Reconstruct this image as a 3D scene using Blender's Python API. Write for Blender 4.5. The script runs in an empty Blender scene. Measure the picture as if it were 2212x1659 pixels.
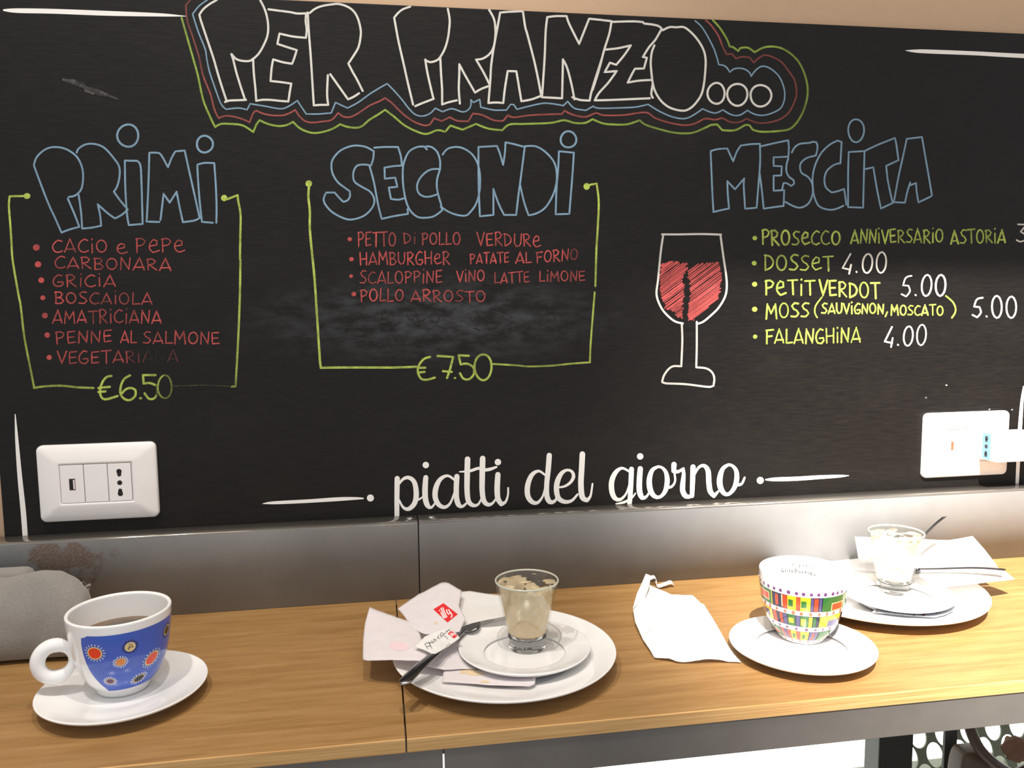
import bpy, bmesh, math, random
from mathutils import Vector, Matrix, noise

random.seed(7)
sc = bpy.context.scene
PI = math.pi

# ------------------------------------------------------------------ camera
F_PX, CXP, CYP = 1792.88, 1106.0, 829.5
CAM = Vector((0.0, -0.93984, 0.34056))
CR = Vector((0.98658657, -0.16292886, -0.01005614))
CD = Vector((-0.02726148, -0.10371188, -0.9942337))
CF = Vector((0.16094643, 0.98117176, -0.10676243))
cam = bpy.data.cameras.new('camera')
cam.sensor_fit = 'HORIZONTAL'
cam.sensor_width = 36.0
cam.lens = 36.0 * F_PX / 2212.0
cam.clip_start = 0.02
camo = bpy.data.objects.new('camera', cam)
sc.collection.objects.link(camo)
up = -CD
camo.matrix_world = Matrix(((CR.x, up.x, -CF.x, CAM.x), (CR.y, up.y, -CF.y, CAM.y), (CR.z, up.z, -CF.z, CAM.z), (0, 0, 0, 1)))
sc.camera = camo

# ------------------------------------------------------------------ light
world = bpy.data.worlds.new('world')
sc.world = world
world.use_nodes = True
bg = world.node_tree.nodes['Background']
bg.inputs[0].default_value = (0.93, 0.96, 1.0, 1)
bg.inputs[1].default_value = 0.62

def lamp(name, kind, loc, target, energy, color, **kw):
    l = bpy.data.lights.new(name, kind)
    l.energy = energy
    l.color = color
    for k, v in kw.items():
        setattr(l, k, v)
    o = bpy.data.objects.new(name, l)
    sc.collection.objects.link(o)
    o.location = loc
    o.rotation_euler = (Vector(target) - Vector(loc)).to_track_quat('-Z', 'Y').to_euler()
    return o

# low sun over the open shop front, cut off above by the ceiling's front edge
lamp('sun_beam', 'SPOT', Vector((0.86, -0.14, 0.0)) - Vector((0.35, 0.70, -1.0)) * 3.4, (0.86, -0.14, 0.0), 3700, (1.0, 0.94, 0.87),
     spot_size=math.radians(18), spot_blend=1.0, shadow_soft_size=0.015)
# three downlights under the ceiling
lamp('downlight_warm', 'SPOT', (-0.45, -0.62, 1.62), (-0.2, -0.22, 0.0), 38, (1.0, 0.95, 0.88), spot_size=math.radians(75), spot_blend=0.8, shadow_soft_size=0.03)
lamp('downlight_mid', 'SPOT', (0.02, -0.55, 1.62), (0.14, -0.2, 0.0), 31, (1.0, 0.95, 0.88), spot_size=math.radians(50), spot_blend=0.9, shadow_soft_size=0.02)
lamp('ceiling_panel', 'AREA', (0.1, -0.62, 1.66), (0.1, -0.3, 0.0), 7, (1.0, 0.86, 0.71), shape='RECTANGLE', size=1.6, size_y=0.3)

sc.view_settings.view_transform = 'Standard'
sc.view_settings.look = 'None'
sc.view_settings.exposure = 0.0
sc.view_settings.gamma = 1.0
sc.view_settings.use_curve_mapping = False

# ------------------------------------------------------------------ helpers
def ray(px, py):
    return CR * ((px - CXP) / F_PX) + CD * ((py - CYP) / F_PX) + CF

def T(px, py, z=0.0):
    """photo pixel -> point on the horizontal plane z"""
    v = ray(px, py)
    return CAM + v * ((z - CAM.z) / v.z)

def W(px, py, y=0.0):
    """photo pixel -> point on the vertical plane y (the wall is y = 0)"""
    v = ray(px, py)
    return CAM + v * ((y - CAM.y) / v.y)

def srgb(r, g=None, b=None):
    if g is None:
        g = b = r
    f = lambda c: (c / 12.92 if c <= 0.04045 else ((c + 0.055) / 1.055) ** 2.4)
    return (f(r / 255), f(g / 255), f(b / 255), 1)

class N:
    """small node-tree builder"""
    def __init__(s, name):
        s.m = bpy.data.materials.new(name)
        s.m.use_nodes = True
        s.t = s.m.node_tree
        s.b = s.t.nodes['Principled BSDF']
        s.out = s.t.nodes['Material Output']
    def n(s, kind, **kw):
        n = s.t.nodes.new(kind)
        for k, v in kw.items():
            if k.startswith('i_'):
                n.inputs[k[2:].replace('_', ' ')].default_value = v
            else:
                setattr(n, k, v)
        return n
    def l(s, a, b):
        s.t.links.new(a, b)
    def coord(s, scale=(1, 1, 1), loc=(0, 0, 0), kind='Object'):
        tc = s.n('ShaderNodeTexCoord')
        mp = s.n('ShaderNodeMapping')
        mp.inputs['Scale'].default_value = scale
        mp.inputs['Location'].default_value = loc
        s.l(tc.outputs[kind], mp.inputs[0])
        return mp.outputs[0]
    def noise(s, vec, scale, detail=4, rough=0.5):
        n = s.n('ShaderNodeTexNoise')
        n.inputs['Scale'].default_value = scale
        n.inputs['Detail'].default_value = detail
        n.inputs['Roughness'].default_value = rough
        s.l(vec, n.inputs['Vector'])
        return n.outputs[0]
    def ramp(s, fac, stops):
        r = s.n('ShaderNodeValToRGB')
        e = r.color_ramp.elements
        while len(e) < len(stops):
            e.new(0.5)
        for i, (p, c) in enumerate(stops):
            e[i].position = p
            e[i].color = c if isinstance(c, tuple) else (c, c, c, 1)
        s.l(fac, r.inputs[0])
        return r.outputs[0]
    def mix(s, fac, a, b, mode='MIX'):
        m = s.n('ShaderNodeMix', data_type='RGBA', blend_type=mode)
        for i, v in ((0, fac), (6, a), (7, b)):
            if hasattr(v, 'is_linked'):
                s.l(v, m.inputs[i])
            else:
                m.inputs[i].default_value = v
        return m.outputs[2]
    def math(s, op, a, b=0.0):
        m = s.n('ShaderNodeMath', operation=op)
        for i, v in ((0, a), (1, b)):
            if hasattr(v, 'is_linked'):
                s.l(v, m.inputs[i])
            else:
                m.inputs[i].default_value = v
        return m.outputs[0]
    def bump(s, h, strength=0.3, dist=0.001):
        b = s.n('ShaderNodeBump')
        b.inputs['Strength'].default_value = strength
        b.inputs['Distance'].default_value = dist
        s.l(h, b.inputs['Height'])
        s.l(b.outputs[0], s.b.inputs['Normal'])
    def set(s, **kw):
        for k, v in kw.items():
            s.b.inputs[k.replace('_', ' ')].default_value = v
        return s

def plain(name, col, rough=0.5, metal=0.0, coat=0.0, spec=0.5):
    a = N(name)
    v = a.coord()
    nz = a.noise(v, 60, 3)
    dark = tuple(c * 0.93 for c in col[:3]) + (1,)
    a.l(a.mix(nz, dark, col), a.b.inputs['Base Color'])
    a.set(Roughness=rough, Metallic=metal)
    a.b.inputs['Coat Weight'].default_value = coat
    a.b.inputs['Specular IOR Level'].default_value = spec
    return a.m

# ------------------------------------------------------------------ materials
BOARD = srgb(20, 17, 15)
def m_board():
    a = N('blackboard_paint')
    v = a.coord((1.5, 1, 14))
    grain = a.noise(v, 30, 5, 0.6)
    c = a.ramp(grain, [(0.3, srgb(13, 11, 10)), (0.7, srgb(26, 22, 19))])
    # wiped chalk dust below the middle list
    tc = a.n('ShaderNodeTexCoord')
    mp = a.n('ShaderNodeMapping')
    mp.vector_type = 'TEXTURE'
    mp.inputs['Location'].default_value = (0.07 - 0.4, 0, 0.315 - 0.045)
    mp.inputs['Scale'].default_value = (0.24, 1, 0.06)
    a.l(tc.outputs['Object'], mp.inputs[0])
    g = a.n('ShaderNodeTexGradient', gradient_type='SPHERICAL')
    a.l(mp.outputs[0], g.inputs[0])
    d = a.noise(a.coord((2, 1, 5), (3, 0, 1)), 16, 6, 0.65)
    d = a.ramp(d, [(0.42, 0.0), (0.8, 1.0)])
    dust = a.math('MULTIPLY', a.math('MULTIPLY', g.outputs[1], d), 0.5)
    c = a.mix(dust, c, srgb(120, 124, 130))
    d2 = a.ramp(a.noise(a.coord((1, 1, 2.2), (0, 0, 5)), 6, 6, 0.7), [(0.5, 0.0), (0.9, 0.05)])
    c = a.mix(d2, c, srgb(110, 104, 98))
    a.l(c, a.b.inputs['Base Color'])
    a.l(a.ramp(grain, [(0.2, 0.42), (0.8, 0.56)]), a.b.inputs['Roughness'])
    a.b.inputs['Specular IOR Level'].default_value = 0.30
    a.bump(grain, 0.12, 0.0006)
    return a.m

def m_chalk(name, col, wear=0.5):
    """chalk marker ink; the 'op' attribute says how much of it is left on the board"""
    a = N(name)
    at = a.n('ShaderNodeAttribute', attribute_name='op')
    nz = a.noise(a.coord((1, 1, 1)), 700, 4, 0.65)
    lo = 0.5 - 0.28 * wear
    k = a.ramp(nz, [(0.38, 1 - 0.85 * wear), (0.60, 1.0)])
    nb = a.ramp(a.noise(a.coord(), 60, 3), [(0.36, 1 - 0.75 * wear), (0.58, 1.0)])
    # thin ink breaks up into flecks
    th = a.math('ADD', a.math('MULTIPLY', at.outputs['Fac'], 1.7), a.math('MULTIPLY', nz, -1.1))
    th = a.ramp(th, [(0.0, 0.0), (0.35, 1.0)])
    f = a.math('MULTIPLY', a.math('MULTIPLY', k, nb), a.math('MULTIPLY', th, at.outputs['Fac']))
    a.l(a.mix(f, BOARD, col), a.b.inputs['Base Color'])
    a.set(Roughness=0.7)
    return a.m

def m_wood(name, base, dark, light, stretch=(1.2, 14, 14)):
    a = N(name)
    v = a.coord(stretch)
    w = a.noise(v, 9, 6, 0.62)
    v2 = a.coord((2.0, 60, 60), (1.3, 0.2, 0))
    f = a.noise(v2, 12, 4, 0.7)
    c = a.ramp(w, [(0.28, dark), (0.5, base), (0.72, light)])
    c = a.mix(a.ramp(f, [(0.35, 0.0), (0.75, 0.42)]), c, dark)
    spots = a.ramp(a.noise(a.coord((4, 9, 9), (7, 3, 2)), 20, 2), [(0.76, 0.0), (0.80, 0.8)])
    c = a.mix(spots, c, srgb(84, 52, 28))
    a.l(c, a.b.inputs['Base Color'])
    a.l(a.ramp(w, [(0.2, 0.38), (0.8, 0.5)]), a.b.inputs['Roughness'])
    a.b.inputs['Specular IOR Level'].default_value = 0.35
    a.bump(f, 0.15, 0.0005)
    return a.m

def m_steel(name, col, rough=0.3, rust=False, blotch=0.25, metal=0.2):
    a = N(name)
    v = a.coord((1, 6, 1))
    cl = a.noise(v, 7, 5, 0.6)
    fine = a.noise(a.coord((2, 30, 30)), 30, 4)
    dk = tuple(c * (1 - blotch) for c in col[:3]) + (1,)
    c = a.mix(a.ramp(cl, [(0.3, 0.0), (0.7, 1.0)]), dk, col)
    a.set(Metallic=metal)
    r = a.ramp(cl, [(0.25, rough + 0.08), (0.75, rough - 0.04)])
    if rust:
        # rust bloom on the left panel
        tc = a.n('ShaderNodeTexCoord')
        mp = a.n('ShaderNodeMapping')
        mp.vector_type = 'TEXTURE'
        mp.inputs['Location'].default_value = (-0.728, 0.0, 0.066)
        mp.inputs['Scale'].default_value = (0.062, 1, 0.036)
        a.l(tc.outputs['Object'], mp.inputs[0])
        g = a.n('ShaderNodeTexGradient', gradient_type='SPHERICAL')
        a.l(mp.outputs[0], g.inputs[0])
        bl = a.noise(a.coord((1, 1, 1), (0.3, 0, 0.1)), 48, 3)
        fl = a.noise(a.coord(), 420, 5, 0.7)
        k = a.math('ADD', a.math('MULTIPLY', g.outputs[1], 0.9), a.math('MULTIPLY', a.math('SUBTRACT', bl, 0.5), 2.4))
        k = a.math('MULTIPLY', a.ramp(k, [(0.28, 0.0), (0.5, 1.0)]), a.ramp(fl, [(0.38, 0.25), (0.55, 1.0)]))
        k = a.math('MULTIPLY', k, a.ramp(g.outputs[1], [(0.0, 0.0), (0.12, 1.0)]))
        c = a.mix(a.math('MULTIPLY', k, 0.85), c, srgb(112, 84, 64))
        a.l(a.math('SUBTRACT', metal, a.math('MULTIPLY', k, metal)), a.b.inputs['Metallic'])
        r = a.mix(k, r, (0.8, 0.8, 0.8, 1))
    a.l(c, a.b.inputs['Base Color'])
    a.l(r, a.b.inputs['Roughness'])
    a.bump(fine, 0.05, 0.0003)
    return a.m

def m_paper(name, col, trans=0.25):
    a = N(name)
    v = a.coord()
    n1 = a.noise(v, 90, 4, 0.6)
    a.l(a.mix(n1, tuple(c * 0.95 for c in col[:3]) + (1,), col), a.b.inputs['Base Color'])
    a.set(Roughness=0.75)
    a.bump(a.noise(v, 55, 4, 0.6), 0.35, 0.002)
    tr = a.n('ShaderNodeBsdfTranslucent')
    tr.inputs[0].default_value = col
    mx = a.n('ShaderNodeMixShader')
    mx.inputs[0].default_value = trans
    a.l(a.b.outputs[0], mx.inputs[1])
    a.l(tr.outputs[0], mx.inputs[2])
    a.l(mx.outputs[0], a.out.inputs[0])
    return a.m

def m_porcelain(name='porcelain', col=srgb(246, 245, 244)):
    a = N(name)
    nz = a.noise(a.coord(), 12, 2)
    a.l(a.mix(nz, tuple(c * 0.98 for c in col[:3]) + (1,), col), a.b.inputs['Base Color'])
    a.set(Roughness=0.12)
    a.b.inputs['Coat Weight'].default_value = 0.4
    a.b.inputs['Coat Roughness'].default_value = 0.05
    return a.m

def m_glass():
    a = N('clear_glass')
    a.set(Roughness=0.01, IOR=1.42)
    a.b.inputs['Transmission Weight'].default_value = 1.0
    nz = a.noise(a.coord(), 25, 2)
    a.l(a.mix(nz, (0.97, 0.985, 0.97, 1), (0.99, 1, 0.99, 1)), a.b.inputs['Base Color'])
    return a.m

def m_thin_glass():
    a = N('thin_glass_wall')
    nz = a.noise(a.coord(), 25, 2)
    lw = a.n('ShaderNodeLayerWeight')
    lw.inputs[0].default_value = 0.32
    f = a.ramp(lw.outputs['Facing'], [(0.0, 0.05), (0.75, 0.16), (1.0, 0.6)])
    tp = a.n('ShaderNodeBsdfTransparent')
    a.l(a.mix(nz, (0.95, 0.96, 0.94, 1), (0.975, 0.98, 0.97, 1)), tp.inputs[0])
    gl = a.n('ShaderNodeBsdfGlossy')
    gl.inputs['Roughness'].default_value = 0.04
    mx = a.n('ShaderNodeMixShader')
    a.l(f, mx.inputs[0])
    a.l(tp.outputs[0], mx.inputs[1])
    a.l(gl.outputs[0], mx.inputs[2])
    a.l(mx.outputs[0], a.out.inputs[0])
    return a.m

def m_foam(name, col, z0, z1, lo=0.30, hi=0.66, top_amt=0.0):
    """dried milk foam: blotchy film, thinner towards the rim"""
    a = N(name)
    tc = a.n('ShaderNodeTexCoord')
    sep = a.n('ShaderNodeSeparateXYZ')
    a.l(tc.outputs['Object'], sep.inputs[0])
    mr = a.n('ShaderNodeMapRange')
    mr.inputs[1].default_value = z0
    mr.inputs[2].default_value = z1
    a.l(sep.outputs[2], mr.inputs[0])
    blot = a.noise(a.coord((1, 1, 1), (0.02, 0.06, 0.0)), 62, 2, 0.45)
    k = a.math('SUBTRACT', blot, a.math('MULTIPLY', mr.outputs[0], hi - lo))
    k = a.ramp(k, [(lo + 0.0, 0.0), (lo + 0.03, 1.0)])
    sm = a.noise(a.coord((1, 1, 1), (0.5, 0.1, 0.7)), 120, 2, 0.5)
    c = a.ramp(sm, [(0.3, tuple(x * 0.86 for x in col[:3]) + (1,)), (0.64, col), (0.70, srgb(236, 232, 222))])
    a.l(c, a.b.inputs['Base Color'])
    a.set(Roughness=0.5)
    tp = a.n('ShaderNodeBsdfTransparent')
    tl = a.n('ShaderNodeBsdfTranslucent')
    a.l(c, tl.inputs[0])
    m1 = a.n('ShaderNodeMixShader')
    m1.inputs[0].default_value = 0.45
    a.l(a.b.outputs[0], m1.inputs[1])
    a.l(tl.outputs[0], m1.inputs[2])
    mx = a.n('ShaderNodeMixShader')
    a.l(a.math('MULTIPLY', k, 0.93), mx.inputs[0])
    a.l(tp.outputs[0], mx.inputs[1])
    a.l(m1.outputs[0], mx.inputs[2])
    a.l(mx.outputs[0], a.out.inputs[0])
    return a.m

def m_fabric():
    a = N('grey_felt_fabric')
    v = a.coord()
    fib = a.noise(v, 700, 4, 0.7)
    big = a.noise(v, 18, 3)
    c = a.mix(fib, srgb(112, 108, 103), srgb(172, 166, 160))
    c = a.mix(a.ramp(big, [(0.35, 0.0), (0.7, 0.35)]), c, srgb(104, 101, 96))
    a.l(c, a.b.inputs['Base Color'])
    a.set(Roughness=0.95)
    a.b.inputs['Sheen Weight'].default_value = 0.3
    a.bump(a.math('ADD', fib, a.math('MULTIPLY', big, 2.0)), 0.4, 0.001)
    return a.m

def m_coffee():
    a = N('black_coffee')
    tc = a.n('ShaderNodeTexCoord')
    ln = a.n('ShaderNodeVectorMath', operation='LENGTH')
    sx = a.n('ShaderNodeVectorMath', operation='MULTIPLY')
    sx.inputs[1].default_value = (1, 1, 0)
    a.l(tc.outputs['Object'], sx.inputs[0])
    a.l(sx.outputs[0], ln.inputs[0])
    nz = a.noise(a.coord(), 90, 4)
    k = a.math('ADD', ln.outputs['Value'], a.math('MULTIPLY', a.math('SUBTRACT', nz, 0.5), 0.012))
    c = a.ramp(k, [(0.0, srgb(56, 34, 18)), (0.022, srgb(84, 54, 30)), (0.031, srgb(188, 144, 84)), (0.05, srgb(208, 168, 104))])
    a.l(c, a.b.inputs['Base Color'])
    a.set(Roughness=0.12)
    return a.m

M = dict(
    board=m_board(),
    wall=plain('beige_wall_paint', srgb(214, 180, 148), 0.85),
    cream=plain('cream_wall_edge', srgb(240, 225, 190), 0.8),
    white_ch=m_chalk('white_chalk', srgb(232, 228, 220), 0.15),
    blue_ch=m_chalk('pale_blue_chalk', srgb(142, 178, 204), 0.25),
    red_ch=m_chalk('red_chalk', srgb(226, 92, 88), 0.55),
    dred_ch=m_chalk('dull_red_chalk', srgb(176, 82, 76), 0.4),
    green_ch=m_chalk('yellow_green_chalk', srgb(202, 222, 98), 0.5),
    lime_ch=m_chalk('olive_green_chalk', srgb(158, 188, 72), 0.4),
    wine_ch=m_chalk('wine_red_chalk', srgb(232, 98, 96), 0.35),
    dust_ch=m_chalk('wiped_chalk_dust', srgb(176, 172, 168), 0.8),
    vinyl=plain('white_vinyl', srgb(250, 246, 240), 0.45),
    wood=m_wood('oak_top', srgb(161, 124, 77), srgb(140, 104, 60), srgb(174, 138, 90)),
    band=m_wood('oak_edge_band', srgb(212, 168, 110), srgb(180, 132, 78), srgb(226, 186, 130), (1.0, 30, 60)),
    splash=m_steel('brushed_steel_rusty', srgb(150, 150, 150), 0.5, True, 0.25, 0.1),
    ledge=m_steel('polished_steel', srgb(160, 154, 146), 0.13, False, 0.25, 0.7),
    apron=m_steel('dark_steel', srgb(122, 116, 110), 0.36, False, 0.3),
    screw=plain('screw_zinc', srgb(200, 198, 194), 0.25, 1.0),
    plastic=plain('white_plastic', srgb(252, 247, 244), 0.22),
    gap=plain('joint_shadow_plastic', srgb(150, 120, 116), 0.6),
    hole=plain('black_socket_hole', srgb(24, 20, 20), 0.5),
    tongue=plain('usb_tongue', srgb(236, 232, 226), 0.4),
    shade_pl=plain('blue_shade_plastic', srgb(104, 156, 214), 0.4),
    porc=m_porcelain(),
    coffee=m_coffee(),
    glass=m_glass(),
    glass_thin=m_thin_glass(),
    rim_glint=plain('pale_rim_glint', srgb(206, 208, 190), 0.08, coat=0.6),
    foam=m_foam('milk_foam_film', srgb(250, 234, 200), 0.012, 0.068, 0.20, 0.57),
    foam_b=m_foam('cream_foam_film', srgb(250, 240, 216), 0.012, 0.068, 0.18, 0.52),
    dregs=plain('caramel_dregs', srgb(196, 138, 70), 0.35),
    steel=plain('stainless_cutlery', srgb(178, 178, 182), 0.16, 1.0),
    fabric=m_fabric(),
    zip=plain('dark_zip_tape', srgb(48, 44, 42), 0.8),
    paper=m_paper('sugar_packet_paper', srgb(244, 238, 240)),
    napkin=m_paper('white_napkin_paper', srgb(250, 249, 247)),
    pink=plain('pink_show_through', srgb(234, 208, 213), 0.8),
    logo=plain('red_print', srgb(226, 44, 46), 0.5),
    ink=plain('black_print', srgb(40, 36, 38), 0.6),
    white_pr=plain('white_print', srgb(252, 238, 238), 0.6),
    stain=plain('coffee_stain', srgb(226, 204, 168), 0.7),
    mirror_seam=plain('seam_black', srgb(20, 18, 18), 0.8),
)
def glaze(name, c):
    return plain(name, c, 0.16, coat=0.3)
G = dict(
    blue=glaze('cobalt_glaze', srgb(66, 100, 200)), red=glaze('red_glaze', srgb(238, 70, 40)), orange=glaze('orange_glaze', srgb(232, 128, 50)),
    cream=glaze('cream_glaze', srgb(232, 208, 152)), black=glaze('black_glaze', srgb(26, 24, 34)), purple=glaze('purple_glaze', srgb(104, 60, 96)),
    white=glaze('white_glaze', srgb(226, 230, 240)), violet=glaze('violet_glaze', srgb(112, 66, 118)), navy=glaze('navy_glaze', srgb(34, 34, 62)),
    green=glaze('green_glaze', srgb(42, 104, 46)), yellow=glaze('yellow_glaze', srgb(244, 196, 40)), dots=glaze('terracotta_glaze', srgb(214, 104, 66)),
    mauve=glaze('mauve_glaze', srgb(84, 76, 120)),
)

# ------------------------------------------------------------------ object builders
class Root:
    pass

def empty(name, label, cat, loc, group=None):
    o = bpy.data.objects.new(name, None)
    sc.collection.objects.link(o)
    o.empty_display_size = 0.02
    o.location = loc
    o['label'] = label
    o['category'] = cat
    if group:
        o['group'] = group
    return o

def wloc(p):
    v = Vector((0, 0, 0))
    while p is not None:
        v = v + p.location
        p = p.parent
    return v

def mesh_obj(name, verts, faces, mats, parent=None, smooth=False, fmat=None, label=None, origin=None, ops=None):
    """verts in world metres; the object's origin is its parent's place"""
    base = wloc(parent) if parent else (Vector(origin) if origin else Vector((0, 0, 0)))
    me = bpy.data.meshes.new(name)
    me.from_pydata([tuple(Vector(v) - base) for v in verts], [], faces)
    if not isinstance(mats, (list, tuple)):
        mats = [mats]
    for m in mats:
        me.materials.append(m)
    if fmat:
        for p, i in zip(me.polygons, fmat):
            p.material_index = i
    if smooth:
        for p in me.polygons:
            p.use_smooth = True
    if ops is not None:
        at = me.attributes.new('op', 'FLOAT', 'POINT')
        at.data.foreach_set('value', ops)
    me.update()
    o = bpy.data.objects.new(name, me)
    sc.collection.objects.link(o)
    if parent:
        o.parent = parent
    else:
        o.location = base
    if label:
        o['label'] = label
    return o

def box_vf(x0, x1, y0, y1, z0, z1, bevel=0.0, seg=2):
    bm = bmesh.new()
    bmesh.ops.create_cube(bm, size=1)
    for v in bm.verts:
        v.co = Vector(((x0 + x1) / 2 + v.co.x * (x1 - x0), (y0 + y1) / 2 + v.co.y * (y1 - y0), (z0 + z1) / 2 + v.co.z * (z1 - z0)))
    if bevel:
        bmesh.ops.bevel(bm, geom=bm.edges[:], offset=bevel, segments=seg, affect='EDGES', profile=0.6)
    bm.verts.ensure_lookup_table()
    bm.verts.index_update()
    V = [v.co.copy() for v in bm.verts]
    Fc = [[v.index for v in f.verts] for f in bm.faces]
    bm.free()
    return V, Fc

def box(name, x0, x1, y0, y1, z0, z1, mat, parent=None, bevel=0.0, **kw):
    V, Fc = box_vf(x0, x1, y0, y1, z0, z1, bevel)
    return mesh_obj(name, V, Fc, mat, parent, **kw)

def catmull(pts, sub=6, closed=False, corner=48):
    """smooth a polyline but keep its sharp corners; points may carry a width"""
    P = [tuple(p) for p in pts]
    n = len(P)
    if n < 3:
        return P
    def ang(i):
        a, b, c = P[i - 1], P[i], P[(i + 1) % n]
        v1 = (b[0] - a[0], b[1] - a[1]); v2 = (c[0] - b[0], c[1] - b[1])
        d = math.hypot(*v1) * math.hypot(*v2)
        if d < 1e-9:
            return 180
        return math.degrees(math.acos(max(-1, min(1, (v1[0] * v2[0] + v1[1] * v2[1]) / d))))
    sharp = [True] * n
    for i in range(n):
        if closed or 0 < i < n - 1:
            sharp[i] = ang(i) > corner
    out = []
    last = n if closed else n - 1
    for i in range(last):
        p1, p2 = P[i], P[(i + 1) % n]
        p0 = P[i - 1] if (i > 0 or closed) and not sharp[i] else p1
        p3 = P[(i + 2) % n] if (i + 2 < n or closed) and not sharp[(i + 1) % n] else p2
        m = max(1, min(sub, int(math.hypot(p2[0] - p1[0], p2[1] - p1[1]) / 4)))
        for k in range(m):
            t = k / m
            out.append(tuple(0.5 * ((2 * b) + (-a + c) * t + (2 * a - 5 * b + 4 * c - d) * t * t + (-a + 3 * b - 3 * c + d) * t ** 3)
                             for a, b, c, d in zip(p0, p1, p2, p3)))
    out.append(P[0] if closed else P[-1])
    return out

class Ribbon:
    """flat strokes laid on a surface; mapper turns a traced point into a surface point"""
    def __init__(s, mapper, lift=2e-6):
        s.mp, s.V, s.F, s.O, s.M = mapper, [], [], [], []
        s.k, s.lift, s.base, s.fine, s.vary = 0, lift, 0.0, False, 0.0
    def add(s, pts, w, op=1.0, smooth=True, closed=False, corner=48, mi=0, sub=6):
        if len(pts[0]) == 2:
            pts = [(p[0], p[1], w) for p in pts]
        if len(pts) == 1:
            pts = [pts[0], (pts[0][0] + 0.1, pts[0][1], pts[0][2])]
        P = catmull(pts, sub, closed, corner) if smooth else [tuple(p) for p in pts]
        Q = [P[0]]
        for p in P[1:]:
            if math.hypot(p[0] - Q[-1][0], p[1] - Q[-1][1]) > 0.05:
                Q.append(p)
        P = Q
        n = len(P)
        if n < 2:
            return
        h = s.base + (s.k % 14) * s.lift
        s.k += 1
        b = len(s.V)
        vf = s.vary
        k_ = 1 - vf * random.random()
        opf = (lambda x, y: op(x, y) * k_) if callable(op) else (lambda x, y: op * k_)
        def put(x, y, ox, oy, g=0.0):
            s.V.append(s.mp(x, y, h + g)); s.O.append(max(0.0, min(1.0, opf(ox, oy))))
        def dirn(i):
            a = P[max(i - 1, 0)]; c = P[min(i + 1, n - 1)]
            if closed and i in (0, n - 1):
                a, c = P[n - 2], P[1]
            dx, dy = c[0] - a[0], c[1] - a[1]
            l = math.hypot(dx, dy) or 1
            return dx / l, dy / l
        for i, (x, y, ww) in enumerate(P):
            dx, dy = dirn(i)
            r = ww / 2
            g = s.lift * 0.8 * i / n
            put(x - dy * r, y + dx * r, x, y, g)
            put(x + dy * r, y - dx * r, x, y, g)
            if i:
                q = b + 2 * i
                s.F.append([q - 2, q - 1, q + 1, q]); s.M.append(mi)
        discs = [] if closed else [0, n - 1]
        for i in range(1, n - 1):
            v1 = (P[i][0] - P[i - 1][0], P[i][1] - P[i - 1][1]); v2 = (P[i + 1][0] - P[i][0], P[i + 1][1] - P[i][1])
            d = math.hypot(*v1) * math.hypot(*v2)
            if d > 0 and (v1[0] * v2[0] + v1[1] * v2[1]) / d < 0.8:
                discs.append(i)
        for q_, i in enumerate(discs):
            s.disc(P[i][0], P[i][1], P[i][2] / 2, None, opf, mi, h + s.lift * (0.25 + 0.6 * ((q_ * 5) % 13) / 13))
    def disc(s, x, y, r, ry=None, op=1.0, mi=0, h=None, seg=10, rot=0.0):
        if h is None:
            h = s.base + (s.k % 14) * s.lift
            s.k += 1
        ry = ry or r
        opf = op if callable(op) else (lambda a, c: op)
        b = len(s.V)
        for k in range(seg):
            a = 2 * PI * k / seg
            ex, ey = r * math.cos(a), ry * math.sin(a)
            s.V.append(s.mp(x + ex * math.cos(rot) - ey * math.sin(rot), y + ex * math.sin(rot) + ey * math.cos(rot), h))
            s.O.append(max(0.0, min(1.0, opf(x, y))))
        if not s.fine:
            s.F.append(list(range(b, b + seg))[::-1]); s.M.append(mi)
            return
        prev = b
        for q in (0.66, 0.33):
            nb = len(s.V)
            for k in range(seg):
                a = 2 * PI * k / seg
                ex, ey = r * q * math.cos(a), ry * q * math.sin(a)
                s.V.append(s.mp(x + ex * math.cos(rot) - ey * math.sin(rot), y + ex * math.sin(rot) + ey * math.cos(rot), h))
                s.O.append(1.0)
            for k in range(seg):
                k2 = (k + 1) % seg
                s.F.append([prev + k, nb + k, nb + k2, prev + k2]); s.M.append(mi)
            prev = nb
        s.F.append(list(range(prev, prev + seg))[::-1]); s.M.append(mi)
    def poly(s, pts, mi=0, op=1.0):
        h = s.k * s.lift
        s.k += 1
        b = len(s.V)
        for p in pts:
            s.V.append(s.mp(p[0], p[1], h)); s.O.append(op)
        s.F.append(list(range(b, b + len(pts)))); s.M.append(mi)
    def ring(s, cx, cy, rx, ry, w, op=1.0, n=22, mi=0, wob=0.02):
        ph = random.random() * 6
        pts = []
        for k in range(n + 1):
            a = 2 * PI * k / n - 2.2
            q = 1 + wob * math.sin(3 * a + ph)
            pts.append((cx + rx * q * math.cos(a), cy + ry * q * math.sin(a)))
        s.add(pts, w, op, smooth=False, closed=False)
    def build(s, name, mat, parent, label=None):
        return mesh_obj(name, s.V, s.F, mat, parent, fmat=s.M, ops=s.O, label=label)

def crop(x0, y0, sc_):
    return lambda pts: [(x0 + p[0] / sc_, y0 + p[1] / sc_) + ((p[2] / sc_,) if len(p) > 2 else ()) for p in pts]

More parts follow.
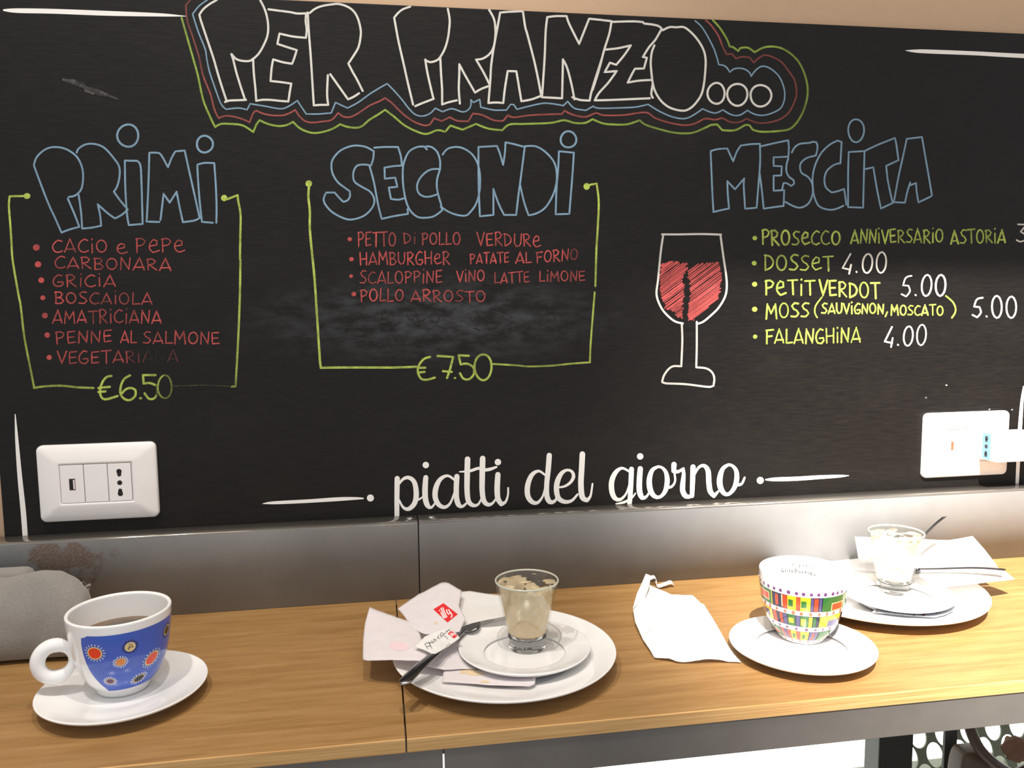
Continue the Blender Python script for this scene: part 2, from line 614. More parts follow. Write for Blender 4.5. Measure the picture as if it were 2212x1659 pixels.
def lathe(name, prof, cx, cy, mat, parent=None, seg=72, label=None, closed=False, **kw):
    V, Fc = [], []
    n = len(prof)
    for (r, z) in prof:
        for k in range(seg):
            a = 2 * PI * k / seg
            V.append((cx + r * math.cos(a), cy + r * math.sin(a), z))
    rows = n if closed else n - 1
    for i in range(rows):
        i2 = (i + 1) % n
        for k in range(seg):
            k2 = (k + 1) % seg
            Fc.append([i * seg + k, i * seg + k2, i2 * seg + k2, i2 * seg + k])
    if not closed:
        if prof[0][0] > 1e-6:
            Fc.append([k for k in range(seg)][::-1])
        if prof[-1][0] > 1e-6:
            Fc.append([(n - 1) * seg + k for k in range(seg)])
    return mesh_obj(name, V, Fc, mat, parent, smooth=True, label=label, **kw)

def spline(pts, sub=5):
    out = []
    n = len(pts)
    for i in range(n - 1):
        p0, p1, p2, p3 = pts[max(i - 1, 0)], pts[i], pts[i + 1], pts[min(i + 2, n - 1)]
        for k in range(sub):
            t = k / sub
            out.append(tuple(0.5 * ((2 * b) + (-a + c) * t + (2 * a - 5 * b + 4 * c - d) * t * t + (-a + 3 * b - 3 * c + d) * t ** 3)
                             for a, b, c, d in zip(p0, p1, p2, p3)))
    out.append(tuple(pts[-1]))
    return out

def tube(name, pts, rad, mat, parent=None, seg=10, closed=False, **kw):
    P = [Vector(p) for p in pts]
    n = len(P)
    V, Fc = [], []
    prev = None
    for i, p in enumerate(P):
        a = P[i - 1] if (i or closed) else P[i]
        c = P[(i + 1) % n] if (i < n - 1 or closed) else P[i]
        t = (c - a).normalized()
        if prev is None:
            u = t.orthogonal().normalized()
        else:
            u = (prev - t * prev.dot(t)).normalized()
        prev = u
        w = t.cross(u)
        r = rad[i] if isinstance(rad, (list, tuple)) else rad
        for k in range(seg):
            an = 2 * PI * k / seg
            V.append(p + u * (r * math.cos(an)) + w * (r * math.sin(an)))
    for i in range(n if closed else n - 1):
        i2 = (i + 1) % n
        for k in range(seg):
            k2 = (k + 1) % seg
            Fc.append([i * seg + k, i * seg + k2, i2 * seg + k2, i2 * seg + k])
    if not closed:
        Fc.append(list(range(seg))[::-1])
        Fc.append([(n - 1) * seg + k for k in range(seg)])
    return mesh_obj(name, V, Fc, mat, parent, smooth=True, **kw)

# ------------------------------------------------------------------ the setting
def struct(o):
    o['kind'] = 'structure'
    return o

BZ0, BZ1 = 0.045, 0.6525          # chalkboard bottom (behind the ledge) and top
BX0, BX1 = -0.396, 1.30
YL, YF, TH, AH = 0.0261, 0.3258, 0.0112, 0.0292
# the ceiling stops where its front edge shades the wall above the photographed sun line
SUN = Vector((0.86, -0.14, 0.0)) - Vector((0.35, 0.70, -1.0)) * 3.4
_w = W(1750, 592)
CEIL_EDGE = -(1.75 - _w.z) * (0.0 - SUN.y) / (SUN.z - _w.z)
struct(box('wall_back', -1.6, 2.0, 0.0135, 0.16, -0.10, 1.75, M['wall']))
# open bay under the counter, closed by an added glowing pane standing for daylight
struct(box('floor', -2.0, 3.0, -2.2, 1.2, -1.09, -1.05, plain('grey_floor_tile', srgb(150, 142, 132), 0.5)))
struct(box('ceiling', -2.0, 3.0, CEIL_EDGE, 0.16, 1.75, 1.80, plain('white_ceiling_paint', srgb(232, 222, 206), 0.9)))
wp = N('glowing_exterior_pane')
wp.l(wp.ramp(wp.noise(wp.coord(), 2, 2), [(0.3, (0.95, 1.0, 0.9, 1)), (0.7, (1, 1, 1, 1))]), wp.b.inputs['Base Color'])
wp.b.inputs['Emission Color'].default_value = (0.97, 1.0, 0.93, 1)
wp.b.inputs['Emission Strength'].default_value = 2.2
wn = bpy.data.objects.new('glow_backdrop', None)
sc.collection.objects.link(wn)
wn.location = (0.8, 0.62, -1.05)
wn['kind'] = 'structure'
box('glow_pane', -0.2, 2.4, 0.62, 0.626, -1.0, -0.13, wp.m, wn)
for x in (-0.23, 2.4):
    box('glow_pane_frame', x, x + 0.03, 0.60, 0.64, -1.05, -0.10, M['wall'], wn)
box('glow_pane_frame', -0.2, 2.4, 0.60, 0.64, -1.05, -1.0, M['wall'], wn)
box('glow_pane_frame', -0.2, 2.4, 0.60, 0.64, -0.13, -0.10, M['wall'], wn)
box('glow_pane_mullion', 0.32, 0.335, 0.60, 0.618, -1.0, -0.13, M['cream'], wn)

# ------------------------------------------------------------------ chalkboard
board = empty('chalkboard', 'big black chalkboard with hand-lettered lunch menu filling the wall', 'chalkboard', (0.4, 0, BZ0))
box('board_panel', BX0, BX1, 0.0, 0.012, BZ0, BZ1, M['board'], board, 0.0008)
def wmap(px, py, h):
    p = W(px, py)
    p.y = -0.00025 - h
    return p
def rib():
    return Ribbon(wmap, 1.2e-5)

cA, cB, cC = crop(380, 0, 4.424), crop(800, 0, 4.424), crop(1280, 0, 4.424)
cP, cS, cM, cG = crop(0, 260, 4.0218), crop(640, 270, 3.2529), crop(1500, 250, 3.95), crop(1380, 480, 4.483)
cL, cQ, cD = crop(40, 490, 4.254), crop(660, 480, 3.403), crop(1600, 470, 3.6144)
V1, V2 = crop(540, 950, 3.16), crop(1200, 950, 3.16)

# heading, one outlined letter after another
r = rib()
for c, s in ((cA, [
    [(420, -38), (390, 0), (330, 35), (265, 85), (225, 140), (240, 200), (300, 380), (360, 560), (400, 700), (440, 830), (485, 965)],
    [(470, 975), (510, 962), (600, 958), (670, 955)], [(660, 950), (620, 830), (580, 700), (560, 620), (545, 560), (530, 518)],
    [(535, 520), (570, 560), (620, 580), (690, 585), (730, 570), (790, 515), (840, 430), (875, 340), (882, 250), (870, 160), (845, 80), (805, 0), (790, -30)],
    [(885, 90), (1000, 105), (1100, 118), (1160, 130), (1265, 128)],
    [(1245, 130), (1240, 200), (1250, 280), (1243, 362), (1120, 350), (990, 322), (970, 420), (1060, 450), (1155, 480), (1130, 560), (1110, 610), (1020, 595),
     (930, 568), (915, 650), (905, 775), (1000, 785), (1103, 800), (1090, 870), (1075, 970), (1000, 965), (900, 955), (820, 955), (768, 965), (760, 850), (745, 700), (738, 560)],
    [(1260, 120), (1270, 300), (1290, 560), (1305, 800), (1318, 1008), (1380, 1003), (1455, 1003), (1445, 900), (1452, 720)],
    [(1475, 710), (1560, 830), (1645, 950), (1700, 925), (1750, 892)],
    [(1785, 870), (1730, 760), (1690, 690), (1648, 608), (1700, 530), (1745, 450), (1765, 350), (1765, 280), (1740, 180), (1700, 110), (1640, 65), (1560, 40),
     (1500, 42), (1400, 58), (1330, 85), (1280, 125)]]),
  (cB, [
    [(380, 65), (310, 90), (260, 130), (228, 170), (240, 240), (270, 400), (320, 620), (360, 800), (408, 1000)], [(430, 1015), (500, 985), (605, 945)],
    [(603, 945), (575, 830), (550, 720), (535, 640), (525, 570)],
    [(525, 575), (570, 595), (630, 580), (665, 550), (710, 470), (740, 370), (755, 260), (757, 180), (740, 85)],
    [(668, 550), (675, 700), (685, 850), (686, 1000), (740, 980), (825, 960)],
    [(855, 990), (845, 850), (850, 700), (850, 615), (900, 710), (1000, 885), (1060, 850), (1140, 820)],
    [(1135, 800), (1080, 690), (1010, 570), (1070, 562), (1130, 525), (1170, 470), (1190, 390), (1195, 280), (1180, 180), (1135, 95)],
    [(1240, 120), (1215, 260), (1180, 450), (1155, 620), (1145, 780), (1128, 985), (1200, 980), (1270, 985), (1285, 850), (1312, 680), (1395, 682), (1415, 800),
     (1443, 968), (1540, 950), (1635, 915)], [(1630, 900), (1600, 740), (1560, 560), (1500, 330), (1480, 260), (1458, 112)], [(1240, 122), (1300, 115), (1445, 108)],
    [(1690, 165), (1675, 300), (1665, 550), (1640, 930), (1740, 935), (1832, 940), (1835, 800), (1840, 568), (1880, 650), (1920, 800), (1950, 950)],
    [(1930, 930), (2000, 955), (2095, 962), (2120, 850), (2212, 560)],
    [(1690, 165), (1770, 155), (1875, 155), (1900, 230), (1995, 420), (2050, 280), (2090, 180), (2212, 192)]]),
  (cC, [
    [(88, 193), (180, 203), (160, 320), (110, 480), (60, 670), (0, 860)],
    [(190, 210), (380, 205), (480, 212), (490, 225), (570, 235), (630, 250), (660, 275), (600, 380), (540, 450), (480, 545), (518, 553), (490, 655), (405, 658),
     (380, 700), (335, 790), (440, 772), (555, 765)],
    [(122, 475), (240, 462), (365, 435), (300, 530), (225, 620), (165, 600), (115, 690), (230, 680), (150, 790), (60, 890), (20, 960), (200, 955), (545, 940)],
    [(575, 935), (560, 900), (575, 800)],
    [(590, 435), (565, 500), (555, 600), (562, 700), (575, 800), (600, 880), (650, 960), (720, 1020), (800, 1050), (880, 1058), (940, 1030), (990, 980), (1040, 900),
     (1065, 790), (1078, 650), (1078, 560), (1060, 480), (1010, 390), (940, 310), (870, 260), (800, 262), (735, 260), (670, 290)]])):
    for q in s:
        r.add(c(q), 4.6, 0.93)
for (x, y, a, b) in ((1180, 893, 82, 100), (1383, 905, 97, 105), (1607, 915, 100, 103)):
    q = cC([(x, y)])[0]
    r.ring(q[0], q[1], a / 4.424, b / 4.424, 4.6, 0.95)
r.build('heading_lettering', M['white_ch'], board, 'white outlined heading PER PRANZO... at the top')

r = rib()
r.add(cC([(980, 200), (1040, 255), (1100, 350), (1160, 470), (1190, 560), (1205, 618), (1250, 625), (1285, 650), (1310, 690), (1350, 660), (1410, 652), (1460, 665),
          (1500, 695), (1515, 730), (1550, 680), (1600, 640), (1650, 635), (1720, 670), (1780, 730), (1815, 800), (1835, 880), (1830, 960), (1800, 1030), (1740, 1070),
          (1650, 1100), (1580, 1100), (1520, 1080), (1480, 1055), (1420, 1095), (1370, 1105), (1310, 1090), (1245, 1050), (1180, 1080), (1120, 1070), (1050, 1040),
          (980, 1090), (900, 1130), (830, 1132), (740, 1110), (640, 1065), (580, 1030), (530, 998), (420, 1022), (300, 1030), (60, 1035), (6, 1015)])
      + cB([(2060, 1055), (1950, 1035), (1885, 970), (1845, 1010), (1720, 990), (1620, 992), (1400, 1045), (1370, 1000), (1340, 998), (1300, 1052), (1180, 1052),
            (1055, 1025), (1045, 950), (985, 980), (960, 955), (960, 1010), (935, 1050), (880, 1070), (780, 1040), (690, 1068), (620, 1035), (570, 1085), (500, 1110),
            (430, 1095), (370, 1040), (300, 950), (220, 860), (160, 800), (90, 840)])
      + cA([(1858, 895), (1740, 980), (1640, 1033), (1525, 980), (1485, 1080), (1360, 1090), (1245, 1090), (1160, 962), (1080, 1015), (1000, 1040), (850, 1015), (710, 992),
            (680, 1050), (600, 1033), (480, 1045), (430, 990), (370, 830), (320, 680), (295, 560), (280, 470), (220, 320), (180, 200), (160, 135), (220, 60), (300, 0), (340, -28)]),
      3.2, 0.8, corner=40)
r.build('blue_outline', M['blue_ch'], board)
r = rib()
r.add(cC([(1080, 195), (1130, 240), (1200, 340), (1240, 440), (1280, 520), (1330, 515), (1370, 560), (1430, 543), (1500, 550), (1540, 600), (1580, 560), (1640, 525),
          (1720, 545), (1810, 600), (1880, 690), (1930, 770), (1948, 880), (1930, 970), (1870, 1080), (1780, 1145), (1650, 1175), (1560, 1170), (1470, 1135), (1400, 1168),
          (1310, 1165), (1240, 1130), (1170, 1145), (1075, 1135), (980, 1180), (880, 1197), (740, 1175), (600, 1130), (505, 1075), (300, 1100), (100, 1102), (35, 1080)])
      + cB([(2050, 1118), (1930, 1095), (1855, 1058), (1830, 1090), (1550, 1100), (1370, 1122), (1315, 1100), (1270, 1155), (1180, 1150), (1070, 1100), (980, 1085), (935, 1160),
            (830, 1155), (760, 1120), (680, 1158), (610, 1130), (570, 1190), (520, 1200), (430, 1170), (350, 1120), (280, 1060), (200, 980), (140, 938)])
      + cA([(1940, 970), (1850, 1010), (1730, 1090), (1660, 1120), (1600, 1115), (1550, 1080), (1490, 1145), (1400, 1162), (1300, 1172), (1230, 1155), (1180, 1110),
            (1140, 1050), (1090, 1080), (1020, 1103), (920, 1103), (830, 1085), (770, 1058), (740, 1080), (705, 1170), (640, 1140), (550, 1115), (470, 1108), (410, 1130),
            (370, 1050), (330, 900), (260, 720), (220, 540), (160, 350), (110, 200), (95, 50), (140, 0), (160, -30)]),
      3.6, lambda x, y: 0.55 if x > 1560 or x < 440 else 0.85, corner=40)
r.build('red_outline', M['dred_ch'], board)
r = rib()
r.add(cC([(1150, 195), (1210, 260), (1280, 370), (1310, 445), (1340, 450), (1390, 488), (1410, 460), (1480, 455), (1550, 500), (1620, 460), (1700, 445), (1800, 460),
          (1900, 520), (1980, 610), (2035, 740), (2055, 860), (2040, 980), (1990, 1110), (1910, 1215), (1820, 1248), (1620, 1260), (1530, 1240), (1500, 1200), (1460, 1195),
          (1360, 1245), (1240, 1245), (1190, 1190), (1130, 1195), (1090, 1215), (970, 1265), (880, 1275), (760, 1265), (620, 1230), (500, 1190), (450, 1150), (330, 1188),
          (200, 1190), (100, 1180), (0, 1140)])
      + cB([(2050, 1175), (1950, 1175), (1850, 1150), (1720, 1175), (1470, 1185), (1330, 1190), (1260, 1245), (1130, 1230), (1010, 1185), (880, 1240), (765, 1200),
            (715, 1260), (640, 1245), (540, 1280), (450, 1260), (330, 1200), (220, 1110), (140, 1050)])
      + cA([(1940, 1090), (1850, 1145), (1760, 1215), (1650, 1215), (1570, 1188), (1500, 1230), (1400, 1262), (1300, 1270), (1190, 1230), (1120, 1165), (1060, 1195),
            (980, 1205), (880, 1185), (800, 1150), (770, 1190), (740, 1262), (640, 1200), (530, 1185), (430, 1185), (375, 1215), (320, 1100), (260, 950), (210, 720),
            (160, 540), (100, 330), (55, 170)]),
      4.3, lambda x, y: 0.62 if (x > 1690 or 1380 < x < 1520) else 0.9, corner=40)
r.build('green_outline', M['lime_ch'], board)

# PRIMI
r = rib()
for q in ([(295, 390), (350, 540), (420, 720), (480, 850), (535, 975), (600, 950), (690, 925), (650, 820), (590, 680)],
          [(600, 665), (650, 655), (700, 610), (720, 540), (720, 440), (690, 350), (640, 290), (560, 245), (470, 232), (390, 255), (320, 320), (295, 390)],
          [(668, 280), (680, 250), (730, 215), (790, 203), (860, 215), (920, 250), (990, 330), (1035, 400), (1040, 480), (1020, 570), (990, 620), (1040, 690), (1110, 775),
           (1060, 820), (1000, 852), (940, 810), (850, 730), (870, 820), (880, 915), (800, 932), (715, 940), (705, 800), (685, 650)],
          [(1085, 350), (1190, 352), (1220, 390), (1230, 550), (1240, 900), (1120, 910), (1105, 820), (1090, 600), (1085, 350)],
          [(1395, 865), (1422, 638), (1475, 715), (1535, 620), (1560, 750), (1590, 885), (1690, 870), (1735, 848), (1680, 600), (1635, 400), (1605, 262), (1525, 270),
           (1495, 320), (1460, 408), (1400, 300), (1365, 282), (1298, 282), (1290, 560), (1275, 880), (1385, 883)],
          [(1850, 890), (1755, 882), (1735, 700), (1720, 500), (1715, 385), (1780, 370), (1862, 372), (1875, 560), (1882, 750), (1880, 890)]):
    r.add(cP(q), 4.1, 0.85)
for x, y, a, b in ((1112, 133, 92, 97), (1780, 207, 70, 73)):
    q = cP([(x, y)])[0]
    r.ring(q[0], q[1], a / 4.02, b / 4.02, 4.6, 0.85)
r.build('title_lettering', M['blue_ch'], board, 'blue outlined title PRIMI')
# SECONDI
r = rib()
for q in ([(210, 475), (270, 475), (300, 510), (330, 540), (360, 530), (378, 500), (375, 465), (340, 440), (290, 400), (255, 340), (247, 280), (260, 235), (310, 180),
           (380, 150), (430, 145), (490, 155), (545, 185), (540, 240), (525, 285), (480, 278), (430, 285), (405, 320), (400, 370), (415, 405), (470, 440), (520, 470),
           (548, 520), (540, 570), (500, 620), (450, 650), (380, 665), (320, 650), (250, 610), (205, 560), (192, 520), (205, 485)],
          [(548, 160), (620, 155), (715, 155), (735, 220), (742, 285), (680, 290), (620, 300), (622, 378), (695, 370), (710, 435), (650, 440), (665, 520), (720, 525), (765, 512)],
          [(782, 590), (785, 625), (690, 640), (600, 660), (575, 560), (545, 400), (515, 290)],
          [(918, 172), (900, 152), (850, 155), (790, 190), (755, 270), (748, 340), (752, 430), (770, 530), (800, 600), (850, 645), (910, 652), (970, 640), (1025, 600)],
          [(915, 150), (950, 155), (990, 190), (1010, 250), (1010, 310), (950, 312), (900, 340), (860, 390), (848, 440), (865, 485), (910, 505), (960, 498), (995, 485)],
          [(1028, 208), (1060, 170), (1110, 155), (1160, 160), (1210, 185), (1250, 225), (1280, 290), (1292, 380), (1285, 480), (1260, 560), (1220, 615), (1190, 637),
           (1130, 632), (1070, 610), (1015, 575)], [(1025, 600), (1015, 550), (1000, 500), (988, 440), (990, 380), (1010, 310)],
          [(1280, 160), (1280, 300), (1282, 450), (1290, 642), (1385, 632), (1385, 450), (1420, 550), (1460, 632), (1545, 632), (1560, 500), (1580, 350), (1605, 155),
           (1530, 135), (1470, 122), (1465, 200), (1453, 280), (1430, 200), (1410, 148), (1280, 155)],
          [(1605, 150), (1680, 150), (1750, 190), (1810, 260), (1830, 340), (1825, 420), (1800, 500), (1750, 580), (1690, 620), (1632, 635), (1600, 540), (1572, 420)],
          [(1845, 185), (1950, 195), (1940, 350), (1918, 625), (1822, 628), (1828, 450), (1840, 300), (1845, 185)]):
    r.add(cS(q), 4.0, 0.85)
q = cS([(1912, 102)])[0]
r.ring(q[0], q[1], 17, 17.5, 4.4, 0.85)
r.build('title_lettering', M['blue_ch'], board, 'blue outlined title SECONDI')
# MESCITA
r = rib()
for q in ([(138, 310), (145, 480), (152, 650), (162, 822), (230, 805), (295, 792), (285, 680), (280, 558), (345, 628), (425, 535), (420, 600), (432, 793), (480, 790),
           (530, 785), (545, 600), (560, 400), (558, 240), (480, 243), (395, 255), (360, 310), (330, 390), (280, 280), (200, 285), (138, 302)],
          [(562, 262), (680, 235), (800, 210), (805, 280), (800, 350), (675, 355), (675, 428), (745, 432), (740, 510), (675, 512), (675, 640), (765, 635), (760, 770),
           (680, 780), (590, 793), (575, 640), (555, 485)],
          [(830, 315), (855, 270), (900, 240), (980, 232), (1010, 222), (1040, 228), (1050, 270), (1035, 340), (960, 360), (910, 400), (900, 440), (915, 490), (965, 520),
           (1000, 570), (1010, 640), (995, 710), (960, 760), (900, 785), (840, 770), (775, 735)],
          [(800, 365), (785, 420), (785, 480), (810, 525), (845, 550), (850, 580), (825, 600), (785, 575), (760, 575), (748, 625)],
          [(1255, 225), (1220, 212), (1150, 250), (1080, 320), (1030, 420), (1008, 520), (1010, 620), (1025, 700), (1060, 770), (1130, 800), (1200, 798), (1270, 768)],
          [(1255, 225), (1250, 310), (1245, 405), (1190, 420), (1130, 470), (1108, 540), (1120, 610), (1170, 655), (1220, 645), (1275, 625), (1285, 680), (1295, 760)],
          [(1315, 310), (1450, 302), (1445, 500), (1438, 785), (1310, 780), (1310, 500), (1315, 310)],
          [(1455, 300), (1560, 250), (1710, 190), (1722, 250), (1740, 380), (1635, 428), (1650, 560), (1690, 745), (1590, 792), (1555, 620), (1525, 440), (1460, 455)],
          [(1840, 570), (1815, 650), (1795, 742), (1700, 738), (1740, 520), (1780, 340), (1810, 198), (1940, 182), (1965, 330), (2000, 530), (2025, 680)],
          [(1835, 595), (1890, 575), (1895, 650), (1910, 740), (2015, 690)]):
    r.add(cM(q), 3.8, 0.78)
q = cM([(1378, 127)])[0]
r.ring(q[0], q[1], 17.2, 24.8, 3.8, 0.78)
r.build('title_lettering', M['blue_ch'], board, 'blue outlined title MESCITA')

# ---- brackets
def fade(*stops):
    """opacity along y (photo pixels)"""
    def f(x, y):
        for (y0, a), (y1, b) in zip(stops, stops[1:]):
            if y0 <= y <= y1:
                return a + (b - a) * (y - y0) / (y1 - y0)
        return stops[0][1] if y < stops[0][0] else stops[-1][1]
    return f
r = rib()
q = cP([(235, 658)])[0]
r.disc(q[0], q[1], 7.6, 6.6)
r.add(cP([(200, 658), (85, 660), (78, 740), (90, 900), (100, 1050), (110, 1207)]) + cL([(0, 620), (20, 720), (50, 980), (80, 1150), (110, 1300), (145, 1480), (250, 1465), (400, 1460), (550, 1475), (690, 1480)]),
      4.6, fade((400, 1), (650, 0.95), (800, 0.62), (850, 0.7)))
q = cP([(1948, 675)])[0]
r.disc(q[0], q[1], 7, 7)
r.add(cP([(1975, 685), (2065, 650), (2070, 700), (2090, 820), (2088, 1000), (2085, 1207)]) + cL([(2040, 300), (2035, 600), (2025, 900), (2010, 1200), (2003, 1320), (1995, 1465), (1960, 1468)]),
      4.6, fade((400, 1), (600, 0.95), (720, 0.7), (800, 0.7), (830, 0.5)))
r.add(cL([(1940, 1465), (1700, 1455), (1560, 1460), (1420, 1462)]), 2.4, 0.36)
r.build('bracket', M['green_ch'], board, 'yellow-green bracket around the first list')
r = rib()
q = cS([(88, 412)])[0]
r.disc(q[0], q[1], 7.4, 7.4)
r.add(cS([(90, 430), (85, 500), (95, 600), (95, 716)]) + cQ([(40, 150), (65, 400), (80, 620), (95, 850), (105, 1000), (112, 1070), (250, 1068), (450, 1068), (650, 1068), (820, 1062)]),
      5, fade((400, 1), (700, 0.85), (795, 0.85)))
q = cS([(2040, 432)])[0]
r.disc(q[0], q[1], 7, 7.6)
r.add(cS([(2065, 420), (2110, 412), (2125, 540), (2118, 716)]) + cQ([(2138, 200), (2130, 470)]), 4.4, fade((400, 1), (540, 0.85), (620, 0.6)))
r.add(cQ([(2125, 515), (2110, 700), (2095, 900), (2090, 1030), (1950, 1040), (1800, 1055), (1640, 1060), (1550, 1052), (1380, 1042)]), 4.0, lambda x, y: 0.55 if 1100 < x < 1215 else 0.78)
r.build('bracket', M['green_ch'], board, 'yellow-green bracket around the second list')

# ---- hand lettering from single-stroke glyphs (unit height, y up)
def arc(cx, cy, rx, ry, a0, a1, n=9):
    return [(cx + rx * math.cos(math.radians(a0 + (a1 - a0) * k / n)), cy + ry * math.sin(math.radians(a0 + (a1 - a0) * k / n))) for k in range(n + 1)]
GL = {
    'A': (0.72, [[(0.0, 0.0), (0.36, 1.0), (0.68, 0.02)], [(0.08, 0.22), (0.66, 0.24)]]),
    'B': (0.62, [[(0.08, 0), (0.06, 1)], [(0.0, 0.95), (0.35, 0.98), (0.5, 0.8), (0.38, 0.58), (0.12, 0.5), (0.42, 0.46), (0.58, 0.25), (0.4, 0.03), (0.05, 0.02)]]),
    'C': (0.66, [[(0.6, 0.9), (0.38, 1.0), (0.12, 0.75), (0.02, 0.4), (0.16, 0.08), (0.4, 0.0), (0.64, 0.12)]]),
    'D': (0.66, [[(0.08, 0), (0.05, 1)], [(0.0, 0.96), (0.35, 0.9), (0.58, 0.55), (0.45, 0.2), (0.1, 0.02)]]),
    'E': (0.56, [[(0.5, 1.0), (0.05, 0.96), (0.04, 0.5), (0.08, 0.02), (0.52, 0.08)], [(0.06, 0.5), (0.44, 0.53)]]),
    'F': (0.56, [[(0.08, 0), (0.06, 0.95)], [(0.0, 0.95), (0.55, 1.0)], [(0.07, 0.5), (0.45, 0.55)]]),
    'G': (0.66, [[(0.55, 0.92), (0.35, 1.0), (0.1, 0.72), (0.02, 0.35), (0.15, 0.04), (0.45, 0.0), (0.62, 0.2), (0.58, 0.38), (0.3, 0.36)]]),
    'H': (0.66, [[(0.06, 0), (0.04, 1)], [(0.58, 0), (0.6, 1)], [(0.04, 0.45), (0.6, 0.5)]]),
    'i': (0.22, [[(0.1, 0.0), (0.1, 0.72)], [(0.1, 1.05), (0.11, 1.08)]]),
    'L': (0.52, [[(0.08, 1.0), (0.05, 0.02), (0.5, 0.06)]]),
    'M': (0.84, [[(0.04, 0), (0.1, 1), (0.38, 0.35), (0.68, 0.98), (0.78, 0.0)]]),
    'N': (0.68, [[(0.05, 0), (0.08, 1), (0.55, 0.05), (0.62, 1.0)]]),
    'O': (0.72, [arc(0.34, 0.5, 0.31, 0.48, 100, 455, 14)]),
    'P': (0.6, [[(0.08, 0), (0.05, 0.98)], [(0.0, 0.93), (0.3, 1.0), (0.54, 0.82), (0.42, 0.55), (0.1, 0.45)]]),
    'R': (0.64, [[(0.08, 0), (0.05, 0.98)], [(0.0, 0.93), (0.3, 1.0), (0.52, 0.8), (0.4, 0.56), (0.12, 0.48), (0.6, 0.0)]]),
    'S': (0.58, [[(0.54, 0.95), (0.28, 1.0), (0.08, 0.8), (0.2, 0.58), (0.42, 0.45), (0.54, 0.25), (0.36, 0.03), (0.02, 0.06)]]),
    'T': (0.66, [[(0.0, 0.96), (0.66, 1.0)], [(0.33, 0.97), (0.35, 0.0)]]),
    'U': (0.64, [[(0.04, 1.0), (0.05, 0.3), (0.22, 0.02), (0.45, 0.08), (0.56, 0.35), (0.58, 1.0)]]),
    'V': (0.62, [[(0.0, 1.0), (0.3, 0.0), (0.6, 1.0)]]),
    'e': (0.66, [[(0.08, 0.42), (0.5, 0.52), (0.5, 0.8), (0.3, 0.88), (0.1, 0.62), (0.08, 0.25), (0.3, 0.0), (0.66, 0.14)]]),
    'a': (0.6, [[(0.5, 0.5), (0.25, 0.62), (0.06, 0.35), (0.2, 0.02), (0.45, 0.15), (0.5, 0.6), (0.55, 0.0)]]),
    'l': (0.26, [[(0.12, 1.05), (0.1, 0.1), (0.2, 0.0)]]),
    'y': (0.5, [[(0.04, 0.6), (0.2, 0.1), (0.42, 0.6), (0.15, -0.35)]]),
    's': (0.44, [[(0.38, 0.6), (0.12, 0.6), (0.1, 0.4), (0.34, 0.25), (0.3, 0.02), (0.04, 0.04)]]),
    'p': (0.52, [[(0.06, 0.6), (0.08, -0.4)], [(0.06, 0.5), (0.3, 0.65), (0.45, 0.35), (0.28, 0.02), (0.08, 0.12)]]),
    'r': (0.4, [[(0.06, 0.6), (0.08, 0.0)], [(0.08, 0.4), (0.34, 0.6)]]),
    'o': (0.52, [arc(0.25, 0.3, 0.2, 0.3, 90, 450, 10)]),
    'f': (0.4, [[(0.36, 1.0), (0.16, 0.9), (0.16, 0.0)], [(0.02, 0.55), (0.34, 0.6)]]),
    't': (0.36, [[(0.16, 0.95), (0.16, 0.0)], [(0.0, 0.62), (0.34, 0.66)]]),
    'd': (0.55, [[(0.4, 0.5), (0.2, 0.6), (0.05, 0.3), (0.2, 0.0), (0.42, 0.15)], [(0.46, 1.0), (0.44, 0.0)]]),
    'u': (0.5, [[(0.05, 0.6), (0.1, 0.05), (0.36, 0.1), (0.42, 0.6), (0.44, 0.0)]]),
    '0': (0.72, [arc(0.36, 0.5, 0.29, 0.52, 60, 420, 14)]),
    '4': (0.62, [[(0.42, 1.0), (0.0, 0.25), (0.48, 0.16)], [(0.5, 0.42), (0.42, -0.05)]]),
    '5': (0.62, [[(0.6, 1.0), (0.26, 0.92), (0.1, 0.55), (0.42, 0.52), (0.52, 0.25), (0.3, 0.0), (0.02, 0.12)]]),
    '3': (0.6, [[(0.1, 1.0), (0.55, 0.98), (0.25, 0.58), (0.52, 0.4), (0.5, 0.1), (0.25, 0.0), (0.05, 0.1)]]),
    '.': (0.24, [[(0.1, 0.06), (0.12, 0.04)]]),
    ',': (0.3, [[(0.2, 0.2), (0.02, -0.25)]]),
    '(': (0.3, [[(0.3, 1.3), (0.06, 0.7), (0.04, 0.2), (0.14, -0.12)]]),
    ')': (0.3, [[(0.0, 1.5), (0.2, 1.0), (0.26, 0.4), (0.16, -0.1)]]),
    ' ': (0.5, []),
}
def write(rb, c, word, x0, x1, y0, y1, h, w=3.5, op=1.0, jit=0.035, slant=0.0):
    """word between crop columns x0..x1 on a baseline y0..y1 with letter height h (crop units); w in photo pixels"""
    tot = sum(GL[ch][0] for ch in word) + 0.13 * (len(word) - 1)
    k = (x1 - x0) / tot
    x = 0.0
    for ch in word:
        gw, st = GL[ch]
        jy = random.uniform(-jit, jit) * h
        jr = random.uniform(-0.06, 0.06)
        js = 1 + random.uniform(-0.06, 0.06)
        for s in st:
            pts = []
            for (a, b) in s:
                bx = (x + a + jr * b * 0.6 + slant * b) * k
                f = bx / (x1 - x0)
                pts.append((x0 + bx, y0 + (y1 - y0) * f - b * h * js + jy))
            rb.add(c(pts), w * 0.84 * random.uniform(0.85, 1.12), op, corner=60, sub=4)
        x += gw + 0.13

